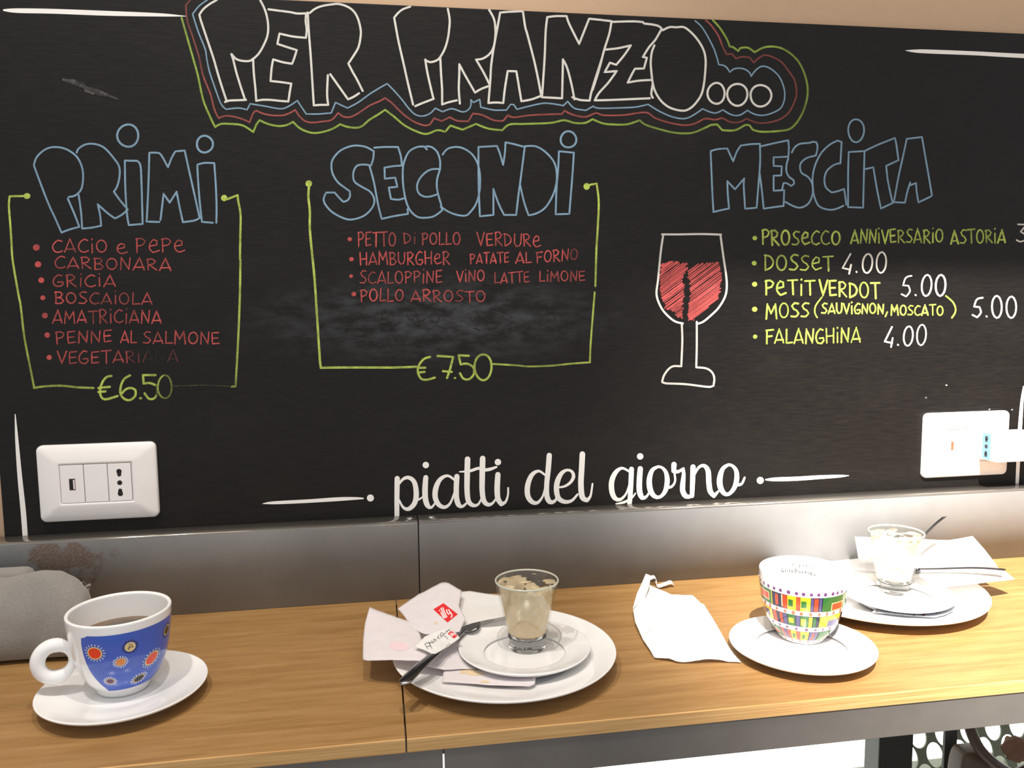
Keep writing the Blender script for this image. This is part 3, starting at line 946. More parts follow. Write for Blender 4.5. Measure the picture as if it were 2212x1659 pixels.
def line(items, mat, label, bullet=None, mis=()):
    """one handwritten menu line = one part"""
    r = rib()
    r.vary = 0.3
    if bullet:
        c, bx, by, br, bop = bullet
        q = c([(bx, by)])[0]
        s = (c([(1, 0)])[0][0] - c([(0, 0)])[0][0]) * br
        r.disc(q[0], q[1], s, s * 0.95, bop)
    for it in items:
        write(r, *it[:7], **(it[7] if len(it) > 7 else {}))
    return r.build('menu_line', mat, board, label)

red = M['red_ch']
fx = lambda pairs: (lambda x, y: next((o for lim, o in pairs if x < lim), pairs[-1][1]))
line([(cL, 'CACiO', 310, 820, 235, 238, 118), (cL, 'e', 900, 1002, 248, 248, 105), (cL, 'PePe', 1078, 1530, 232, 236, 130)], red, 'red line CACIO e PEPE', (cL, 165, 190, 32, 1))
line([(cL, 'CARBONARA', 332, 1405, 382, 400, 108, dict(op=fx([(210, 0.9), (262, 0.72), (400, 0.92)])))], red, 'red line CARBONARA', (cL, 180, 345, 30, 0.95))
line([(cL, 'GRiCiA', 318, 895, 548, 545, 108, dict(op=0.85))], red, 'red line GRICIA', (cL, 210, 490, 28, 0.95))
line([(cL, 'BOSCAiOLA', 335, 1232, 705, 712, 104, dict(op=fx([(190, 0.92), (280, 0.62), (400, 0.9)])))], red, 'red line BOSCAIOLA', (cL, 225, 652, 24, 0.95))
line([(cL, 'AMATRiCiANA', 315, 1315, 885, 885, 118, dict(w=3.6, op=fx([(200, 0.95), (300, 0.7), (400, 0.85)])))], red, 'red line AMATRICIANA', (cL, 243, 815, 28, 0.95))
line([(cL, 'PENNE', 345, 860, 1075, 1060, 108, dict(op=0.92)), (cL, 'AL', 940, 1085, 1060, 1065, 105), (cL, 'SALMONE', 1145, 1848, 1070, 1082, 112, dict(op=0.88))],
     red, 'red line PENNE AL SALMONE', (cL, 265, 995, 26, 0.95))
line([(cL, 'VEGETARiANA', 358, 1470, 1258, 1240, 112, dict(op=fx([(240, 0.9), (275, 0.72), (295, 0.5), (320, 0.46), (340, 0.25), (358, 0.1), (400, 0.4)])))],
     red, 'faded red line VEGETARIANA', (cL, 283, 1200, 25, 0.85))
line([(cQ, 'PETTO', 385, 665, 178, 175, 105, dict(op=fx([(820, 0.92), (900, 0.62)]))), (cQ, 'Di', 722, 812, 160, 160, 78, dict(op=0.62)), (cQ, 'POLLO', 855, 1140, 165, 165, 88, dict(op=0.85))], red, 'red line PETTO DI POLLO', (cQ, 325, 125, 17, 1))
line([(cQ, 'VERDURe', 1262, 1728, 170, 182, 95, dict(op=0.86))], red, 'red word VERDURE')
line([(cQ, 'HAMBURGHeR', 400, 1062, 315, 308, 92, dict(op=0.93))], red, 'red line HAMBURGHER', (cQ, 338, 272, 17, 1))
line([(cQ, 'PATATE', 1210, 1495, 305, 297, 76), (cQ, 'AL', 1545, 1662, 300, 297, 76),
      (cQ, 'FORNO', 1698, 2002, 300, 276, 82, dict(op=fx([(1215, 0.9), (1260, 0.6)])))], red, 'red words PATATE AL FORNO')
line([(cQ, 'SCALOPPiNE', 400, 1005, 450, 444, 88, dict(w=3.2, op=0.85))], red, 'red line SCALOPPINE', (cQ, 335, 397, 14, 0.85))
line([(cQ, 'ViNO', 1112, 1318, 440, 434, 78, dict(w=3.4)), (cQ, 'LATTE', 1388, 1645, 450, 440, 78, dict(w=3.2, op=0.82)),
      (cQ, 'LiMONE', 1718, 2055, 438, 430, 74, dict(w=3.2, op=0.75))], red, 'red words VINO LATTE LIMONE')
line([(cQ, 'POLLO', 405, 722, 585, 580, 88), (cQ, 'ARROSTO', 775, 1325, 580, 588, 82, dict(op=fx([(960, 0.92), (1010, 0.66), (1060, 0.85)])))], red, 'red line POLLO ARROSTO', (cQ, 355, 528, 18, 1))
gr = M['green_ch']
line([(cD, 'PROSeCCO', 165, 778, 212, 212, 112, dict(w=4.6, op=0.85)), (cD, 'ANNiVERSARiO', 858, 1582, 202, 195, 104, dict(w=4.4, op=0.85)), (cD, 'ASTORiA', 1640, 2066, 205, 195, 104, dict(w=4.4, op=0.82))],
     gr, 'green line PROSECCO ANNIVERSARIO ASTORIA', (cD, 110, 160, 19, 0.85))
line([(cD, 'DOSSeT', 182, 722, 410, 412, 118, dict(w=4.6, op=0.85))], gr, 'green line DOSSET', (cD, 105, 356, 20, 0.85))
line([(cD, 'PeTiT', 190, 578, 600, 605, 118, dict(w=4.8)), (cD, 'VERDOT', 610, 1086, 608, 635, 120, dict(w=4.8))], gr, 'green line PETIT VERDOT', (cD, 108, 520, 21, 1))
line([(cD, 'MOSS', 195, 532, 790, 775, 112, dict(w=4.6)), (cD, '(', 570, 628, 765, 765, 110, dict(w=4.2)), (cD, 'SAUViGNON,', 630, 1150, 750, 752, 78, dict(w=4.2)),
      (cD, 'MOSCATO', 1172, 1582, 762, 762, 78, dict(w=4.0)), (cD, ')', 1600, 1688, 772, 772, 105, dict(w=4.2, jit=0))], gr, 'green line MOSS (SAUVIGNON, MOSCATO)', (cD, 108, 716, 22, 1))
line([(cD, 'FALANGHiNA', 195, 935, 985, 975, 112, dict(w=4.4, op=0.92))], gr, 'green line FALANGHINA', (cD, 112, 930, 18, 0.85))
wc = M['white_ch']
def price(items, label, mat=wc):
    r = rib()
    for it in items:
        write(r, *it[:7], **dict(w=4.6, jit=0.01, **it[7]))
    return r.build('price', mat, board, label)
price([(cD, '3.', 2145, 2290, 190, 190, 134, dict(op=0.85))], 'white price starting with 3')
price([(cD, '4.00', 792, 1140, 432, 428, 150, dict(op=0.85, slant=0.06))], 'white price 4.00 beside DOSSET')
price([(cD, '5.00', 1252, 1604, 618, 606, 160, dict(slant=0.05))], 'white price 5.00 beside PETIT VERDOT')
price([(cD, '5.00', 1806, 2158, 778, 780, 162, dict(slant=0.02))], 'white price 5.00 beside MOSS')
price([(cD, '4.00', 1122, 1450, 1006, 992, 150, dict(slant=0.06))], 'white price 4.00 beside FALANGHINA')
r = rib()
o6 = lambda x, y: 0.95 if x < 300 else (0.78 if x < 338 else 0.4)
for q in ([(855, 1370), (810, 1380), (770, 1430), (750, 1500), (760, 1560), (800, 1585), (910, 1555)], [(735, 1480), (840, 1470)], [(735, 1518), (800, 1512)],
          [(1025, 1365), (970, 1400), (940, 1470), (940, 1540), (980, 1585), (1030, 1590), (1075, 1550), (1075, 1500), (1040, 1480), (990, 1490), (950, 1530)],
          [(1118, 1575), (1126, 1575)], [(1260, 1362), (1145, 1362), (1150, 1440), (1210, 1435), (1270, 1460), (1275, 1520), (1250, 1575), (1200, 1580), (1160, 1530)]):
    r.add(cL(q), 5.0, o6, corner=60)
q = cL([(1345, 1470)])[0]
r.ring(q[0], q[1], 15, 25, 4, lambda x, y: 0.66 if x < 352 else 0.45)
r.build('price', gr, board, 'large green price €6.50, last digit worn off')
r = rib()
for q in ([(915, 990), (870, 1005), (835, 1050), (825, 1100), (850, 1150), (890, 1158), (950, 1142)], [(825, 1070), (880, 1070)], [(830, 1105), (875, 1100)],
          [(970, 983), (1085, 990), (1065, 1070), (1040, 1145)], [(1010, 1095), (1075, 1100)], [(1098, 1145), (1100, 1145)],
          [(1200, 982), (1125, 978), (1140, 1045), (1190, 1040), (1235, 1070), (1235, 1120), (1200, 1155), (1160, 1150), (1135, 1110)]):
    r.add(cQ(q), 4.8, 0.85, corner=60)
q = cQ([(1305, 1065)])[0]
r.ring(q[0], q[1], 18.5, 28, 4.8, 0.82)
r.build('price', gr, board, 'large green price €7.50')

# ---- wine glass drawing
r = rib()
for q in ([(225, 118), (400, 118), (600, 115), (795, 120)], [(235, 125), (215, 260), (200, 400), (185, 560), (170, 680), (185, 760), (230, 850), (300, 925), (360, 965), (425, 980)],
          [(415, 985), (420, 1150), (410, 1395), (330, 1395), (280, 1430), (240, 1490), (225, 1545), (260, 1560), (450, 1568), (690, 1595), (725, 1560), (728, 1500), (705, 1450),
           (650, 1415), (555, 1405), (560, 1200), (560, 965)], [(560, 985), (620, 965), (700, 900), (770, 830), (830, 730), (850, 640), (845, 520), (820, 350), (790, 130)]):
    r.add(cG(q), 4.4, lambda x, y: 0.72 if (y < 590 or y > 700) else 1.0, corner=55)
r.build('glass_drawing', wc, board, 'white chalk outline of a wine glass')
def inside(p, poly):
    x, y = p
    c = False
    for i in range(len(poly)):
        (x1, y1), (x2, y2) = poly[i - 1], poly[i]
        if (y1 > y) != (y2 > y) and x < (x2 - x1) * (y - y1) / (y2 - y1) + x1:
            c = not c
    return c
PL = [(215, 400), (310, 380), (450, 390), (480, 450), (425, 520), (425, 560), (440, 640), (430, 760), (430, 960), (385, 920), (340, 875), (250, 850), (225, 720), (200, 640), (205, 500)]
PR = [(480, 460), (560, 400), (780, 390), (800, 460), (800, 560), (785, 680), (770, 740), (640, 850), (520, 960), (470, 950), (480, 800), (500, 600), (470, 540)]
r = rib()
rr = random.Random(3)
for poly in (PL, PR):
    d = -700.0
    while d < 900:
        # a line  y = -0.78 x + c through the bowl
        c0 = 700 + d
        run = []
        for k in range(0, 70):
            x = 190 + k * 9.3
            y = c0 - 0.74 * (x - 190)
            if inside((x, y), poly):
                run.append((x, y))
            elif len(run) > 1:
                a, b = run[0], run[-1]
                e1, e2 = rr.uniform(-10, 12), rr.uniform(-12, 10)
                r.add(cG([(a[0] + e1, a[1] - e1 * 0.74), ((a[0] + b[0]) / 2, (a[1] + b[1]) / 2 + rr.uniform(-4, 4)), (b[0] + e2, b[1] - e2 * 0.74)]), rr.uniform(1.5, 2.7), rr.uniform(0.7, 1.0))
                run = []
            else:
                run = []
        d += rr.uniform(13, 24) if d > -170 else rr.uniform(9, 14)
r.build('wine_hatching', M['wine_ch'], board, 'red scribbled wine fill')

# ---- faint wiped marks
r = rib()
rr = random.Random(11)
c7 = crop(0, 0, 3.457)
for k in range(26):
    t = k / 25
    x = 500 + 350 * t
    y = 605 + 125 * t + rr.uniform(-22, 22) * math.sin(PI * min(1, t + 0.1))
    r.add(c7([(x - 26, y - 10), (x + 30, y + 10)]), rr.uniform(3, 7), rr.uniform(0.34, 0.48))
for (x, y) in ((530, 690), (620, 690), (780, 680), (850, 690), (950, 700), (1240, 690), (1350, 690), (1480, 680), (1700, 700), (1800, 690), (1910, 690)):
    for k in range(3):
        a = rr.uniform(0, 6)
        r.add(cQ([(x + 32 * math.cos(a + j * 0.5), y + 36 * math.sin(a + j * 0.5)) for j in range(4)]), 2.4, rr.uniform(0.22, 0.36))
for k in range(12):
    x, y = rr.uniform(550, 1750), rr.uniform(760, 900)
    r.add(cQ([(x, y), (x + rr.uniform(20, 90), y + rr.uniform(-12, 16))]), 3, rr.uniform(0.15, 0.3))
for (x, y) in ((2000, 859), (2137, 884), (2186, 885), (1992, 1018), (2044, 832)):
    r.disc(x, y, 2.4, 1.8, 0.95)
r.build('wiped_marks', M['dust_ch'], board, 'faint smears of wiped chalk')['kind'] = 'stuff'

# ---- printed white vinyl
for q in (V1([(85, 437, 2), (120, 432, 14), (200, 428, 22), (400, 418, 24), (600, 405, 26), (720, 400, 18), (772, 400, 10)]),
          V2([(1435, 272, 10), (1500, 270, 26), (1650, 265, 28), (1800, 255, 26), (1940, 248, 18), (2002, 244, 3)]),
          crop(0, 0, 3.457)([(30, 76, 14), (130, 80, 34), (400, 85, 36), (800, 100, 36), (1200, 112, 24), (1395, 122, 3)]),
          crop(1760, 0, 4.894)([(958, 535, 4), (1050, 540, 30), (1200, 545, 42), (1700, 565, 42), (2000, 582, 44), (2300, 596, 44), (2700, 612, 30), (2900, 620, 4)]),
          [(33, 895, 2), (36.5, 950, 7), (43, 1030, 10), (51, 1110, 11.5), (56, 1180, 11)], [(2211, 835, 3), (2207, 870, 7), (2202, 940, 9), (2199, 1000, 8), (2196, 1060, 7)]):
    r = rib()
    r.add(q, 5)
    r.build('vinyl_rule', M['vinyl'], board)
for c, x, y, a in ((V1, 822, 397, 24), (V2, 1397, 277, 24)):
    r = rib()
    q = c([(x, y)])[0]
    r.disc(q[0], q[1], a / 3.16, a / 3.16, seg=24)
    r.build('vinyl_dot', M['vinyl'], board)
def vinyl(word, parts, dots, label):
    r = rib()
    for c, s in parts:
        for q in s:
            r.add(c(q), 10, corner=80, sub=8)
    for c, x, y, a in dots:
        q = c([(x, y)])[0]
        r.disc(q[0], q[1], a / 3.16, a / 3.16, seg=24)
    return r.build('vinyl_word', M['vinyl'], board, label)
vinyl('piatti', [(V1, [
    [(1005, 264, 36), (1003, 400, 34), (1003, 600, 32)],
    [(1012, 310, 12), (1045, 268, 20), (1085, 258, 26), (1122, 290, 32), (1135, 370, 36), (1122, 435, 34), (1082, 472, 28), (1045, 460, 18), (1018, 410, 12)],
    [(1128, 408, 24), (1155, 406, 14), (1185, 385, 10)],
    [(1200, 257, 34), (1195, 330, 38), (1197, 400, 38), (1212, 448, 34), (1238, 462, 18), (1268, 425, 12)],
    [(1398, 275, 16), (1350, 245, 18), (1300, 268, 28), (1270, 325, 36), (1264, 390, 36), (1288, 442, 32), (1330, 460, 24), (1368, 430, 16), (1395, 360, 12)],
    [(1412, 250, 36), (1408, 330, 36), (1410, 400, 36), (1425, 445, 34), (1450, 455, 20), (1480, 430, 14)],
    [(1485, 132, 38), (1482, 250, 38), (1482, 350, 36), (1492, 420, 34), (1525, 448, 26), (1558, 440, 16), (1580, 400, 12)],
    [(1588, 127, 38), (1585, 250, 38), (1585, 350, 36), (1598, 420, 34), (1630, 443, 26), (1660, 428, 16), (1685, 390, 12)],
    [(1692, 237, 36), (1687, 330, 38), (1692, 400, 36), (1715, 438, 32), (1743, 425, 18), (1760, 380, 13), (1762, 328, 12)],
    [(1430, 218, 8), (1470, 216, 15), (1510, 210, 20), (1560, 194, 20), (1600, 205, 22), (1640, 200, 22), (1682, 185, 14)]])],
    [(V1, 1200, 172, 22), (V1, 1692, 152, 22)], 'white printed script word piatti')
vinyl('del', [(V2, [
    [(-72, 240, 14), (-115, 213, 18), (-162, 240, 30), (-190, 310, 36), (-190, 380, 36), (-163, 422, 32), (-125, 430, 22), (-90, 390, 14), (-72, 330, 12)],
    [(-43, 106, 36), (-50, 200, 36), (-60, 300, 34), (-60, 380, 36), (-40, 423, 34), (-8, 420, 22), (18, 380, 12)],
    [(12, 325, 12), (60, 318, 16), (102, 290, 20), (123, 250, 24), (112, 217, 20), (80, 206, 18), (42, 227, 28), (14, 280, 36), (6, 340, 36), (20, 398, 34), (62, 423, 28), (110, 415, 20), (150, 372, 14)],
    [(183, 97, 38), (178, 200, 38), (173, 300, 38), (182, 390, 38), (213, 412, 30), (238, 385, 16), (252, 300, 12)]])], [], 'white printed script word del')
vinyl('giorno', [(V2, [
    [(500, 215, 14), (455, 193, 18), (412, 220, 30), (384, 280, 36), (384, 350, 36), (405, 398, 32), (440, 408, 22), (480, 370, 14), (505, 300, 12)],
    [(518, 200, 34), (514, 300, 34), (508, 400, 32), (500, 480, 28)],
    [(412, 437, 8), (470, 425, 18), (518, 398, 14), (545, 365, 10)],
    [(578, 197, 36), (572, 280, 38), (573, 350, 38), (590, 393, 34), (620, 388, 18), (645, 345, 12)],
    [(700, 183, 18), (660, 207, 28), (640, 270, 36), (646, 340, 38), (675, 385, 30), (712, 390, 22), (748, 350, 30), (762, 280, 34), (752, 220, 26), (725, 189, 18), (700, 183, 18)],
    [(750, 322, 20), (788, 322, 18), (815, 285, 14), (812, 230, 14)],
    [(808, 168, 36), (806, 212, 32), (835, 218, 22), (872, 196, 18), (874, 240, 26), (868, 300, 34), (868, 350, 36), (890, 385, 34), (925, 385, 22), (940, 360, 14)],
    [(938, 185, 36), (935, 280, 34), (931, 382, 30)],
    [(942, 250, 12), (975, 190, 18), (1012, 176, 24), (1040, 210, 34), (1046, 290, 36), (1055, 350, 36), (1080, 383, 28), (1112, 350, 14)],
    [(1180, 170, 20), (1142, 196, 28), (1121, 260, 38), (1124, 320, 38), (1150, 365, 30), (1182, 370, 24), (1218, 330, 30), (1236, 270, 34), (1232, 210, 28), (1205, 176, 20), (1180, 170, 20)],
    [(1230, 306, 24), (1268, 302, 18), (1290, 258, 14)]])], [(V2, 577, 113, 22)], 'white printed script word giorno')

# ------------------------------------------------------------------ metal backsplash with ledge
SZ = 0.0897
XS = 0.0418
spl = empty('metal_backsplash', 'grey steel backsplash strip with narrow ledge, rusty at left end', 'backsplash', (0.4, -YL, 0.0))
def plate_L(x0, x1, nm):
    # an upright sheet bent back into a ledge, rounded fold
    pr = [(0.0, SZ), (-(YL - 0.003), SZ)]
    for k in range(1, 6):
        a = PI / 2 * k / 6
        pr.append((-(YL - 0.003) - 0.003 * math.sin(a), SZ - 0.003 + 0.003 * math.cos(a)))
    pr += [(-YL, SZ - 0.003), (-YL, 0.0005), (-YL + 0.0015, 0.0005), (-YL + 0.0015, SZ - 0.004), (-YL + 0.004, SZ - 0.0015), (0.0, SZ - 0.0015)]
    V = [(x, y, z) for x in (x0, x1) for (y, z) in pr]
    n = len(pr)
    Fc = [[i, (i + 1) % n, n + (i + 1) % n, n + i] for i in range(n)] + [list(range(n))[::-1], [n + i for i in range(n)]]
    fm = [1 if pr[i][1] > SZ - 0.0035 and pr[(i + 1) % n][1] > SZ - 0.0035 else 0 for i in range(n)] + [0, 0]
    o = mesh_obj(nm, V, Fc, [M['splash'], M['ledge']], spl, fmat=fm)
    for i, p in enumerate(o.data.polygons):
        if i < 8:
            p.use_smooth = True
    return o
plate_L(-0.62, XS - 0.0007, 'steel_panel')
plate_L(XS + 0.0007, 1.35, 'steel_panel')
box('seam_backing', XS - 0.004, XS + 0.004, -YL + 0.0016, -YL + 0.0022, 0.001, SZ - 0.005, M['mirror_seam'], spl)
for (px, py) in ((884.5, 1115), (931, 1113)):
    p = T(px, py, SZ)
    s = lathe('screw', [(0.0, SZ + 0.0014), (0.0028, SZ + 0.0012), (0.0042, SZ + 0.0003), (0.0044, SZ)], p.x, -0.013, M['screw'], spl, seg=20)

# ------------------------------------------------------------------ counter
ctr = empty('wooden_counter', 'oak counter top in two boards along the wall under the chalkboard', 'counter', (0.4, -0.17, -TH))
JX = 0.015
for x0, x1 in ((-0.75, JX - 0.0006), (JX + 0.0006, 1.45)):
    b = box('counter_board', x0, x1, -YF + 0.0022, -0.0245, -TH, 0.0, M['wood'], ctr, 0.0006)
    # thick pale front lipping made of two layers
    e1 = box('edge_band', x0, x1, -YF, -YF + 0.0021, -TH, -0.0001, M['band'], ctr, 0.0006)
apr = empty('steel_apron', 'dark steel fascia running under the counter front edge', 'fascia', (0.4, -YF, -TH - AH))
AX = 0.0438
for x0, x1 in ((-0.75, AX - 0.0006), (AX + 0.0006, 1.45)):
    box('fascia_panel', x0, x1, -YF + 0.0012, -YF + 0.0032, -TH - AH, -TH - 0.0003, M['apron'], apr, 0.0004)
box('support_plate', -0.75, 1.45, -YF + 0.004, -0.01, -TH - 0.006, -TH - 0.0005, M['apron'], apr)

# ------------------------------------------------------------------ wall sockets
def rrect(cx, cz, w, h, r, y, n=6):
    P = []
    for (sx, sz, a0) in ((1, 1, 0), (-1, 1, 90), (-1, -1, 180), (1, -1, 270)):
        for k in range(n + 1):
            a = math.radians(a0 + 90 * k / n)
            P.append(Vector((cx + sx * (w / 2 - r) + r * math.cos(a), y, cz + sz * (h / 2 - r) + r * math.sin(a))))
    return P
def loops(name, L, mat, parent, cap=True, smooth=True):
    n = len(L[0])
    V = [p for l in L for p in l]
    Fc = []
    for i in range(len(L) - 1):
        for k in range(n):
            k2 = (k + 1) % n
            Fc.append([i * n + k, i * n + k2, (i + 1) * n + k2, (i + 1) * n + k])
    if cap:
        Fc.append([(len(L) - 1) * n + k for k in range(n)])
    o = mesh_obj(name, V, Fc, mat, parent, smooth=smooth)
    return o
def hole(name, x, z, r, y, parent, mat=M['hole'], shape=None):
    """a dark recess sunk 3 mm behind a thin collar"""
    V, Fc = [], []
    n = 16
    pts = shape or [(x + r * math.cos(2 * PI * k / n), z + r * math.sin(2 * PI * k / n)) for k in range(n)]
    n = len(pts)
    for (a, b) in pts:
        V.append((a, y - 0.00012, b))
    cx_ = sum(p[0] for p in pts) / n
    cz_ = sum(p[1] for p in pts) / n
    for (a, b) in pts:
        V.append((cx_ + (a - cx_) * 0.8, y - 0.00008, cz_ + (b - cz_) * 0.8))
    Fc = [[k, (k + 1) % n, n + (k + 1) % n, n + k] for k in range(n)] + [[n + k for k in range(n)]]
    return mesh_obj(name, V, Fc, mat, parent)
def keyhole(x, z, r1, r2, d):
    P = []
    s = 1 if d > 0 else -1
    for k in range(11):
        a = math.radians(-30 + 240 * k / 10)
        P.append((x + r1 * math.cos(a), z + s * r1 * math.sin(a)))
    zz = z - s * abs(d)
    for k in range(9):
        a = math.radians(215 + 110 * k / 8)
        P.append((x + r2 * math.cos(a), zz + s * r2 * math.sin(a)))
    return P
def socket(cx, label, usb_only=False):
    t = empty('wall_socket', label, 'wall socket', (cx, -0.001, 0.1454))
    cz = 0.1454
    w, h = 0.120, 0.083
    ox = -0.0004
    L = [rrect(cx, cz, w, h, 0.0065, -0.0003), rrect(cx, cz, w, h, 0.0065, -0.0035), rrect(cx, cz, w - 0.0012, h - 0.0012, 0.006, -0.0048), rrect(cx, cz, w - 0.004, h - 0.004, 0.005, -0.0058),
         rrect(cx, cz, w - 0.018, h - 0.016, 0.004, -0.0078), rrect(cx, cz, w - 0.030, h - 0.028, 0.003, -0.0092), rrect(cx, cz, 0.077, 0.047, 0.0025, -0.0100),
         rrect(cx + ox, cz, 0.0722, 0.0420, 0.0015, -0.0101), rrect(cx + ox, cz, 0.0718, 0.0416, 0.0014, -0.0085)]
    loops('cover_plate', L, M['plastic'], t, cap=False)
    box('inner_frame', cx + ox - 0.0359, cx + ox + 0.0359, -0.0088, -0.0080, cz - 0.0208, cz + 0.0208, M['gap'], t)
    mods = []
    for k in range(3):
        mx = cx + ox + (k - 1) * 0.0238
        mods.append(box('module', mx - 0.01160, mx + 0.01160, -0.0102, -0.0089, cz - 0.0205, cz + 0.0205, M['plastic'], t, 0.0005))
    mx = cx + ox - 0.0238
    u = mods[0]
    if not usb_only:
        box('usb_port', mx - 0.0030, mx + 0.0032, -0.0104, -0.0102, cz - 0.0065, cz + 0.0060, M['gap'], u)
        box('usb_cavity', mx - 0.0026, mx + 0.0026, -0.0105, -0.0103, cz - 0.0060, cz + 0.0055, M['hole'], u)
        box('usb_tongue', mx + 0.0010, mx + 0.0026, -0.0107, -0.0104, cz - 0.0054, cz + 0.0046, M['tongue'], u)
    else:
        box('usb_cavity', mx - 0.0018, mx + 0.0018, -0.0104, -0.0101, cz - 0.0055, cz + 0.0055, plain('copper_contact', srgb(150, 96, 66), 0.4), u)
    mx = cx + ox + 0.0238
    if not usb_only:
        hole('pin_hole', 0, 0, 0, -0.0102, mods[2], shape=keyhole(mx - 0.0002, cz + 0.0118, 0.0027, 0.0022, 0.0034))
        hole('pin_hole', mx - 0.0002, cz - 0.0006, 0.0026, -0.0102, mods[2])
        hole('pin_hole', 0, 0, 0, -0.0102, mods[2], shape=keyhole(mx - 0.0002, cz - 0.0126, 0.0027, 0.0022, -0.0034))
    return t
socket(-0.2975, 'white three-module wall socket with usb port, at left end of board')
socket(0.7393, 'white wall socket at right end of board with adapter plugged in', True)
# adapter in the right socket: faces left with three pin holes
ad = empty('plug_adapter', 'bulky white plug adapter stuck in the right-hand wall socket', 'adapter', (0.7735, -0.010, 0.145))
ax0, ax1, ay0, ay1, az0, az1 = 0.7520, 0.812, -0.041, -0.0104, 0.1275, 0.1640
box('adapter_body', ax0, ax1, ay0, ay1, az0, az1, M['plastic'], ad, 0.004)
sx = ax0 - 0.0003
st = box('pin_strip', sx - 0.0002, sx + 0.0006, -0.0310, -0.0175, 0.1298, 0.1618, M['shade_pl'], ad, 0.0001, label='strip with pin holes, bluish shade painted in')  # side of the white adapter; its bluish shade is put into the colour
def sidehole(y, z, r):
    n = 14
    V = [(sx - 0.0004, y + r * math.cos(2 * PI * k / n), z + r * 1.0 * math.sin(2 * PI * k / n)) for k in range(n)]
    return V
for zz in (0.1350, 0.1458, 0.1565):
    V = sidehole(-0.0243, zz, 0.0026)
    b = len(V)
    Fc = [list(range(b))]
    if zz != 0.1458:
        V += sidehole(-0.0243, zz + (0.0030 if zz < 0.14 else -0.0030), 0.0021)
        Fc.append(list(range(b, 2 * b)))
    mesh_obj('pin_hole', V, Fc, M['hole'], st)

# ------------------------------------------------------------------ crockery
def saucer(name, cx, cy, R, zr, label, cat='saucer', z0=0.0, well=0.027, group=None):
    t = empty(name, label, cat, (cx, cy, z0), group)
    h = zr - z0
    foot = R * 0.64
    low = spline([(well * 0.0, z0 + 0.0052), (well * 0.8, z0 + 0.0052), (well, z0 + 0.0054), (well * 1.12, z0 + 0.0059), (R * 0.62, z0 + 0.0068 + (h - 0.0068) * 0.22), (R * 0.8, z0 + 0.0068 + (h - 0.0068) * 0.52),
                  (R * 0.93, z0 + 0.0068 + (h - 0.0068) * 0.84), (R - 0.0012, zr - 0.0001)], 5)
    rim = [(R - 0.0004, zr), (R, zr - 0.0006), (R - 0.0002, zr - 0.0014), (R - 0.0012, zr - 0.0024)]
    und = spline([(R * 0.93, z0 + 0.0038 + (h - 0.0068) * 0.80), (R * 0.8, z0 + 0.0030 + (h - 0.0068) * 0.48), (R * 0.64, z0 + 0.0026 + (h - 0.0068) * 0.16), (foot + 0.002, z0 + 0.0022), (foot + 0.001, z0 + 0.0004)], 4)
    pr = low + rim + und + [(foot, z0 + 0.0002), (foot - 0.002, z0 + 0.0002), (foot - 0.003, z0 + 0.0022), (0.0, z0 + 0.0024)]
    lathe('dish', pr, cx, cy, M['porc'], t, 96)
    return t

S1 = (-0.2205, -0.2155)
saucer('saucer', S1[0], S1[1], 0.0678, 0.0135, 'white saucer under the blue cup at left end of counter')
SP2 = (0.1100, -0.2105)
saucer('plate', SP2[0], SP2[1], 0.1028, 0.0160, 'wide white plate in the middle holding a smaller saucer, shot glass and papers', 'plate', 0.0, 0.055)
S2 = (0.1275, -0.2172)
saucer('saucer', S2[0], S2[1], 0.0607, 0.0205, 'small white saucer stacked on the middle plate under the shot glass', 'saucer', 0.0064, 0.034)
S3 = (0.3890, -0.2415)
saucer('saucer', S3[0], S3[1], 0.0665, 0.0125, 'white saucer under the multicoloured patterned cup', 'saucer', 0.0, 0.048)
SP4 = (0.5420, -0.1190)
saucer('plate', SP4[0], SP4[1], 0.1146, 0.0155, 'wide sunlit white plate at right end of counter', 'plate', 0.0, 0.062)
S4 = (0.5436, -0.1575)
saucer('saucer', S4[0], S4[1], 0.0572, 0.0212, 'small sunlit white saucer stacked on the right-hand plate', 'saucer', 0.0078, 0.036)

class Surf:
    """surface of revolution that photo rays can be dropped on"""
    def __init__(s, prof, cx, cy):
        s.p = sorted(prof, key=lambda q: q[1])
        s.cx, s.cy = cx, cy
    def r(s, z):
        P = s.p
        if z <= P[0][1]:
            return P[0][0]
        for (r0, z0), (r1, z1) in zip(P, P[1:]):
            if z <= z1:
                return r0 + (r1 - r0) * (z - z0) / max(1e-9, z1 - z0)
        return P[-1][0]
    def hit(s, px, py, back=False):
        v = ray(px, py)
        c = Vector((s.cx, s.cy))
        o = Vector((CAM.x, CAM.y))
        tm = (c - o).dot(Vector((v.x, v.y))) / (v.x ** 2 + v.y ** 2)
        z = CAM.z + v.z * tm
        def g(t):
            q = CAM + v * t
            return math.hypot(q.x - s.cx, q.y - s.cy) - s.r(q.z)
        n = 160
        a, b = tm - 0.06, tm + 0.06
        ts = [a + (b - a) * k / n for k in range(n + 1)]
        if back:
            ts = ts[::-1]
        best = min(ts, key=lambda t: abs(g(t)))
        for t0, t1 in zip(ts, ts[1:]):
            if g(t0) > 0 >= g(t1):
                for _ in range(24):
                    tmid = (t0 + t1) / 2
                    if g(tmid) > 0:
                        t0 = tmid
                    else:
                        t1 = tmid
                best = (t0 + t1) / 2
                break
        q = CAM + v * best
        return math.atan2(q.y - s.cy, q.x - s.cx), q.z
    def pt(s, th, z, off=0.00015):
        d = 0.0005
        dr = (s.r(z + d) - s.r(z - d)) / (2 * d)
        l = math.hypot(1, dr)
        rr_ = s.r(z) + off / l
        return Vector((s.cx + rr_ * math.cos(th), s.cy + rr_ * math.sin(th), z - off * dr / l))

